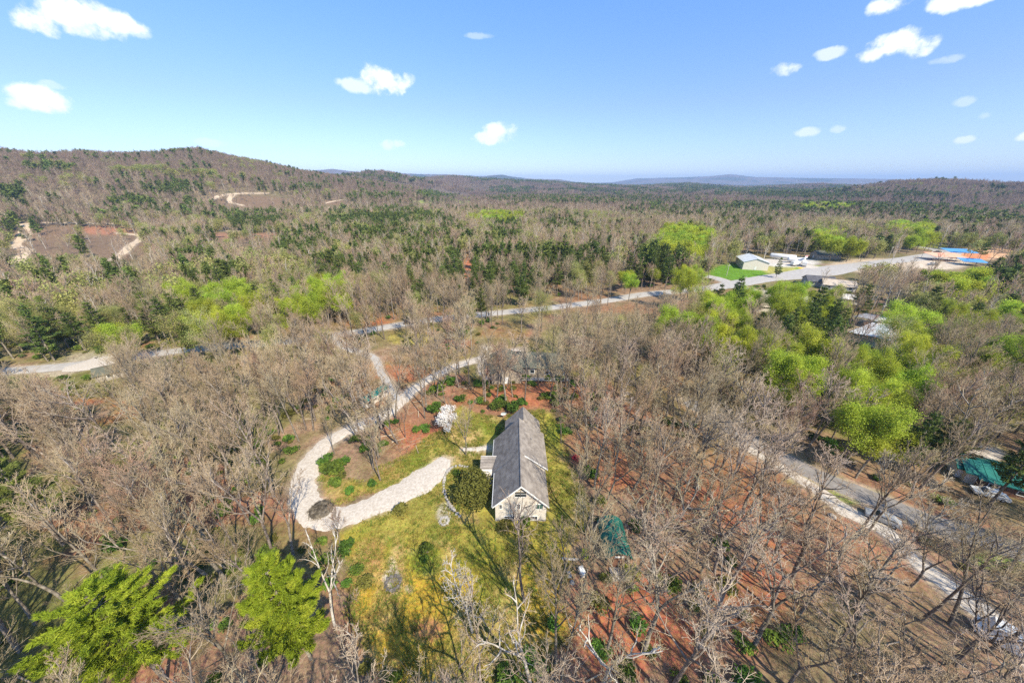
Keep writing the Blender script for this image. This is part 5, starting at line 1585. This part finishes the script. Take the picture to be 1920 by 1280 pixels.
# ------------------------------------------------------------------ the woods
LM = [(978, 975, 'the front gable'), (1145, 1030, 'the garden shed'), (602, 956, 'the round brush heap'), (737, 1092, 'the ash circle'), (886, 1120, 'the bleached dead tree'), (215, 1165, 'the large bright pine'),
      (528, 1120, 'the bright yellow-green pine'), (25, 925, 'the left-edge dark pine'), (708, 745, 'the long teal-roofed shed'), (838, 787, 'the white blossom'), (948, 690, 'the smaller green-roofed lodge'), (1012, 690, 'the wider green-roofed lodge'),
      (1080, 862, 'the red flowering shrub'), (1845, 890, 'the largest teal roof'), (1890, 1212, 'the rusty white box van'), (1652, 976, 'the pickup on the lane'), (213, 704, 'the small roadside shed'), (1407, 495, 'the white-roofed metal building'),
      (1532, 532, 'the charcoal-roofed house'), (1415, 578, 'the cream-gabled house'), (1658, 635, 'the ribbed grey roof'), (1764, 488, 'the salmon canopy'), (768, 607, 'the dark car on the road'), (1475, 488, 'the white tanks'), (790, 550, 'the near-black spruce'),
      (1850, 478, 'the orange earth bank'), (878, 505, 'the red earth slit'), (245, 460, 'the right dirt track of the clearing'), (40, 460, 'the left dirt track of the clearing'), (440, 365, 'the upper track loop'), (545, 427, 'the small red bank'), (1500, 878, 'the worn asphalt road'),
      (1391, 540, 'the pole at the road bend'), (640, 626, 'the track junction'), (300, 660, 'the open stretch of road'), (1400, 575, 'the lime trees below the road'), (1730, 440, 'the far lime green pair'), (1790, 1110, 'the widest part of the white lane'), (1200, 553, 'the bare stretch of road'), (1840, 850, 'the gravel yard'), (572, 890, 'the drive bend'), (790, 716, 'the upper drive'), (400, 580, 'the left lime green group'), (600, 562, 'the middle lime green group'), (1290, 448, 'the far lime green group'), (1065, 540, 'the lone lime tree'), (730, 425, 'the wide dark pine stand'), (480, 408, 'the narrow dark pine strip'), (1500, 388, 'the long far pine belt')]
DIRS = ['right', 'upper right', 'above', 'upper left', 'left', 'lower left', 'below', 'lower right']
ORD = ['nearest', 'second', 'third', 'fourth', 'fifth', 'sixth', 'seventh', 'eighth', 'ninth', 'tenth', 'eleventh', 'twelfth']


def labels_for(us, vs, look):
    """says which one: counted outwards from the closest landmark, in one direction"""
    P = np.array([(a, b) for a, b, _ in LM], float)
    d = np.hypot(us[:, None] - P[None, :, 0], vs[:, None] - P[None, :, 1]); n = d.argmin(1)
    out = [None] * len(us); groups = {}
    for i in range(len(us)):
        a = math.degrees(math.atan2(-(vs[i] - P[n[i], 1]), us[i] - P[n[i], 0])) % 360
        groups.setdefault((n[i], int((a + 22.5) // 45) % 8), []).append(i)
    for (li, di), m in groups.items():
        m.sort(key=lambda i: d[i, li])
        side = DIRS[di]
        where = {'above': 'above', 'below': 'below'}.get(side, 'to the %s of' % side)
        for k, i in enumerate(m):
            if k < len(ORD): out[i] = '%s %s %s %s' % (ORD[k], look, where, LM[li][2])
            else: out[i] = '%s further off, %s %s' % (look, where, LM[li][2])
    return out


S1 = stand(5, 170, 5.0, 11, 16.5, 84)
S2 = stand(170, 720, 6.4, 12, 15.5)
S3 = stand(720, 1700, 8.6, 13, 15)


def cat_(k, *S): return np.concatenate([s[k] for s in S])


X, Y, Z, RR, HT, TY, U, Vv = [cat_(k, S1, S2, S3) for k in ('x', 'y', 'z', 'r', 'ht', 'typ', 'u', 'v')]
ROT = rng.uniform(0, 6.283, len(X)); WID = rng.uniform(.85, 1.15, len(X))
vis = (U > -60) & (U < 1980) & (Vv < 1400)
lists = {0: (HI, LO, FAR, 'leafless_tree', 'tree', 'leafless tree'), 1: (BUD[:4], BUDLO[:3], BUDLO[:3], 'budding_tree', 'tree', 'lime green tree'),
         2: (PINE, PINELO, PINEFAR, 'pine_tree', 'pine', 'pine'), 3: (BUD[4:], BUDLO[3:], BUDLO[3:], 'budding_tree', 'tree', 'pale olive tree')}
taken = np.zeros(len(X), bool)
for t, (a, b, c, nm, ct, look) in lists.items():
    lim = {0: 280, 1: 230, 2: 290, 3: 60}[t]
    ids = np.where((TY == t) & vis)[0]; ids = ids[np.argsort(RR[ids])][:lim]
    labs = labels_for(U[ids], Vv[ids], look)
    for i, lab in zip(ids, labs):
        pool = a if RR[i] < 230 else b
        if t == 0 and (rng.random() < (.75 if (RR[i] < 62 and U[i] > 560) else .25)): pool = OPEN
        kd = pool[int(rng.integers(len(pool)))]
        s = HT[i] / 16.; w = WID[i] * s
        if t == 2 and RR[i] > 150: w *= 1.15; s *= 1.1
        place(kd, nm, X[i], Y[i], ROT[i], (w, w, s), lab, ct, '%ss of the wood' % look, parts=RR[i] < 120)
        taken[i] = True
rest = ~taken
meshes, spec = [], {}
for t, (a, b, c, nm, ct, look) in lists.items():
    for li, pool in enumerate((a, b, c)):
        spec[(t, li)] = (len(meshes), len(pool)); meshes += [k.full for k in pool]
lod = np.where(RR < 200, 0, np.where(RR * rng.uniform(.62, 1.15, len(RR)) < 640, 1, 2))
IDX = np.zeros(len(X), int)
for (t, li), (st, n) in spec.items():
    m = (TY == t) & (lod == li); IDX[m] = st + rng.integers(0, n, m.sum())
W_ = WID * HT / 16.
far_w = np.where(lod == 2, 1.25, 1.0)
SCL = np.column_stack([W_ * far_w, W_ * far_w, HT / 16.])
for nm, m, lab in (('near_woodland', rest & (RR < 200), 'the rest of the near bare woodland'), ('middle_woodland', rest & (RR >= 200) & (RR < 720), 'mixed bare and green woodland in the middle distance'), ('far_woodland', rest & (RR >= 720), 'brown woodland covering the far slopes')):
    gn_stuff(nm, meshes, X[m], Y[m], Z[m], ROT[m], SCL[m], IDX[m], lab)

# the farthest woods, patch by patch
x, y, rg_ = grid_pts(1690, 5200, 40, R(66), 77)
z = terrain(x, y); k = rg_.random(len(x)) > .04
x, y, z = x[k], y[k], z[k]
u, v, _ = proj(x, y, z + 8)
pp = inz(u, v, PINEZ) * .9; pn = fbm(x, y, 500, 4, 44)
isp = rg_.random(len(x)) < np.maximum(pp, np.where(pn > .52, .55, .06))
idx = np.where(isp, 4 + rg_.integers(0, 3, len(x)), rg_.integers(0, 4, len(x)))
sc = rg_.uniform(.9, 1.2, len(x)); sc2 = sc * (1 + sstep(2500, 4500, np.hypot(x, y)) * .3)
gn_stuff('distant_woodland', CL_BARE + CL_PINE, x, y, z, rg_.uniform(0, 6.28, len(x)), np.column_stack([sc2, sc2, sc]), idx, 'distant woodland reaching to the blue hills')

# tufts of dry and green grass on the open ground
TUFT = []
for i, mt in enumerate(('dry_grass', 'dry_grass', 'green_grass')):
    if mt not in M: M[mt] = ramp_mat(mt, [(.20, .19, .04), (.36, .29, .07)] if mt == 'dry_grass' else [(.09, .15, .02), (.17, .22, .03)], 1, rand=.35, hue=.03)
    rg_ = np.random.default_rng(i); n = 26
    b = rg_.normal(0, .16, (n, 3)); b[:, 2] = -.02
    tp = b * 1.5 + rg_.normal(0, .06, (n, 3)); tp[:, 2] = rg_.uniform(.08, .26, n)
    w = rg_.normal(0, .022, (n, 3)); w[:, 2] = 0
    V = np.stack([b - w, b + w, tp], 1).reshape(-1, 3)
    TUFT.append(mesh_np('grass_tuft', V, None, np.arange(3 * n).reshape(n, 3), mats=[M[mt]]))
rg_ = np.random.default_rng(31)
LA = np.array(LAWN); x = rg_.uniform(LA[:, 0].min(), LA[:, 0].max(), 26000); y = rg_.uniform(LA[:, 1].min(), LA[:, 1].max(), 26000)
k = (poly_sd(x, y, LAWN) > -.4) & keep_off(x, y, .1) & (poly_sd(x, y, [(-6.6, 41), (7, 41), (7, 65), (-6.6, 65)]) < 0) & (rg_.random(len(x)) < .2 + 1.3 * sstep(.35, .65, fbm(x, y, 3.5, 3, 63)))
x, y = x[k], y[k]; s_ = rg_.uniform(.6, 1.5, len(x))
gn_stuff('grass', TUFT, x, y, terrain(x, y), rg_.uniform(0, 6.28, len(x)), np.column_stack([s_, s_, s_]), rg_.integers(0, 3, len(x)), 'tufts of dry and green grass on the open lawn')

# undergrowth
x, y, rg_ = grid_pts(6, 260, 3.4, R(84), 78)
k = keep_off(x, y, 2.6) & (poly_sd(x, y, LAWN_TREE) < .3)
for (cx, cy, rr) in KEEP_RECT: k &= np.hypot(x - cx, y - cy) > min(rr, 6)
z = terrain(x, y); u, v, _ = proj(x, y, z + 1)
k &= rg_.random(len(x)) > inz(u, v, [c for c in CLEAR if c[1] < 1000 and c[0] > 1300 or c[1] < 720]) * .9
dens = fbm(x, y, 26, 3, 95) + np.clip((860 - u) / 760, -.2, 1) * .16
q = rg_.random(len(x))
green = k & (q < sstep(.42, .62, dens) * .6)
sap = k & ~green & (q > .78)
xs, ys, zs, us, vs = x[green], y[green], z[green], u[green], v[green]
ord_ = np.argsort(np.hypot(xs, ys)); inv_ = (us > 0) & (us < 1920) & (vs < 1290)
ids = [i for i in ord_ if inv_[i]][:220]
labs = labels_for(us[ids], vs[ids], 'low green shrub')
for i, lab in zip(ids, labs):
    kd = SHRUB[int(rg_.integers(len(SHRUB)))]; s = rg_.uniform(.5, 1.15)
    place(kd, 'woodland_shrub', xs[i], ys[i], rg_.uniform(0, 6), (s * 1.1, s * 1.1, s * .8), lab, 'shrub', 'low green shrubs under the trees', parts=False)
m = np.ones(len(xs), bool); m[ids] = False
gx = np.concatenate([xs[m], x[sap]]); gy = np.concatenate([ys[m], y[sap]]); gz = np.concatenate([zs[m], z[sap]])
n1, n2 = m.sum(), sap.sum()
gi = np.concatenate([rg_.integers(0, len(SHRUB), n1), len(SHRUB) + rg_.integers(0, len(SAPL), n2)])
s = rg_.uniform(.5, 1.1, n1 + n2)
gn_stuff('undergrowth', [k_.full for k_ in SHRUB + SAPL], gx, gy, gz, rg_.uniform(0, 6.28, n1 + n2), np.column_stack([s, s, s * .85]), gi, 'low shrubs and saplings under the trees')

# ------------------------------------------------------------------ haze
HAZE = 0.00009
def build_haze():
    me = MB(); me.box(-16000, 16000, -400, 16000, -60, 300)
    o = me.build('haze', M['trim'])
    m = bpy.data.materials.new('haze_air'); m.use_nodes = True
    nt = m.node_tree; nt.nodes.clear()
    out = nt.nodes.new('ShaderNodeOutputMaterial'); pv = nt.nodes.new('ShaderNodeVolumePrincipled')
    pv.inputs['Color'].default_value = (.42, .62, .95, 1); pv.inputs['Density'].default_value = HAZE
    nt.links.new(pv.outputs[0], out.inputs['Volume'])
    o.data.materials.clear(); o.data.materials.append(m)
    structure(o, 'stuff', 'thin blue haze over the hills')
USE_HAZE = True
if USE_HAZE: build_haze()
print('trees', len(X), 'distant', len(isp), 'objects', len(bpy.data.objects))
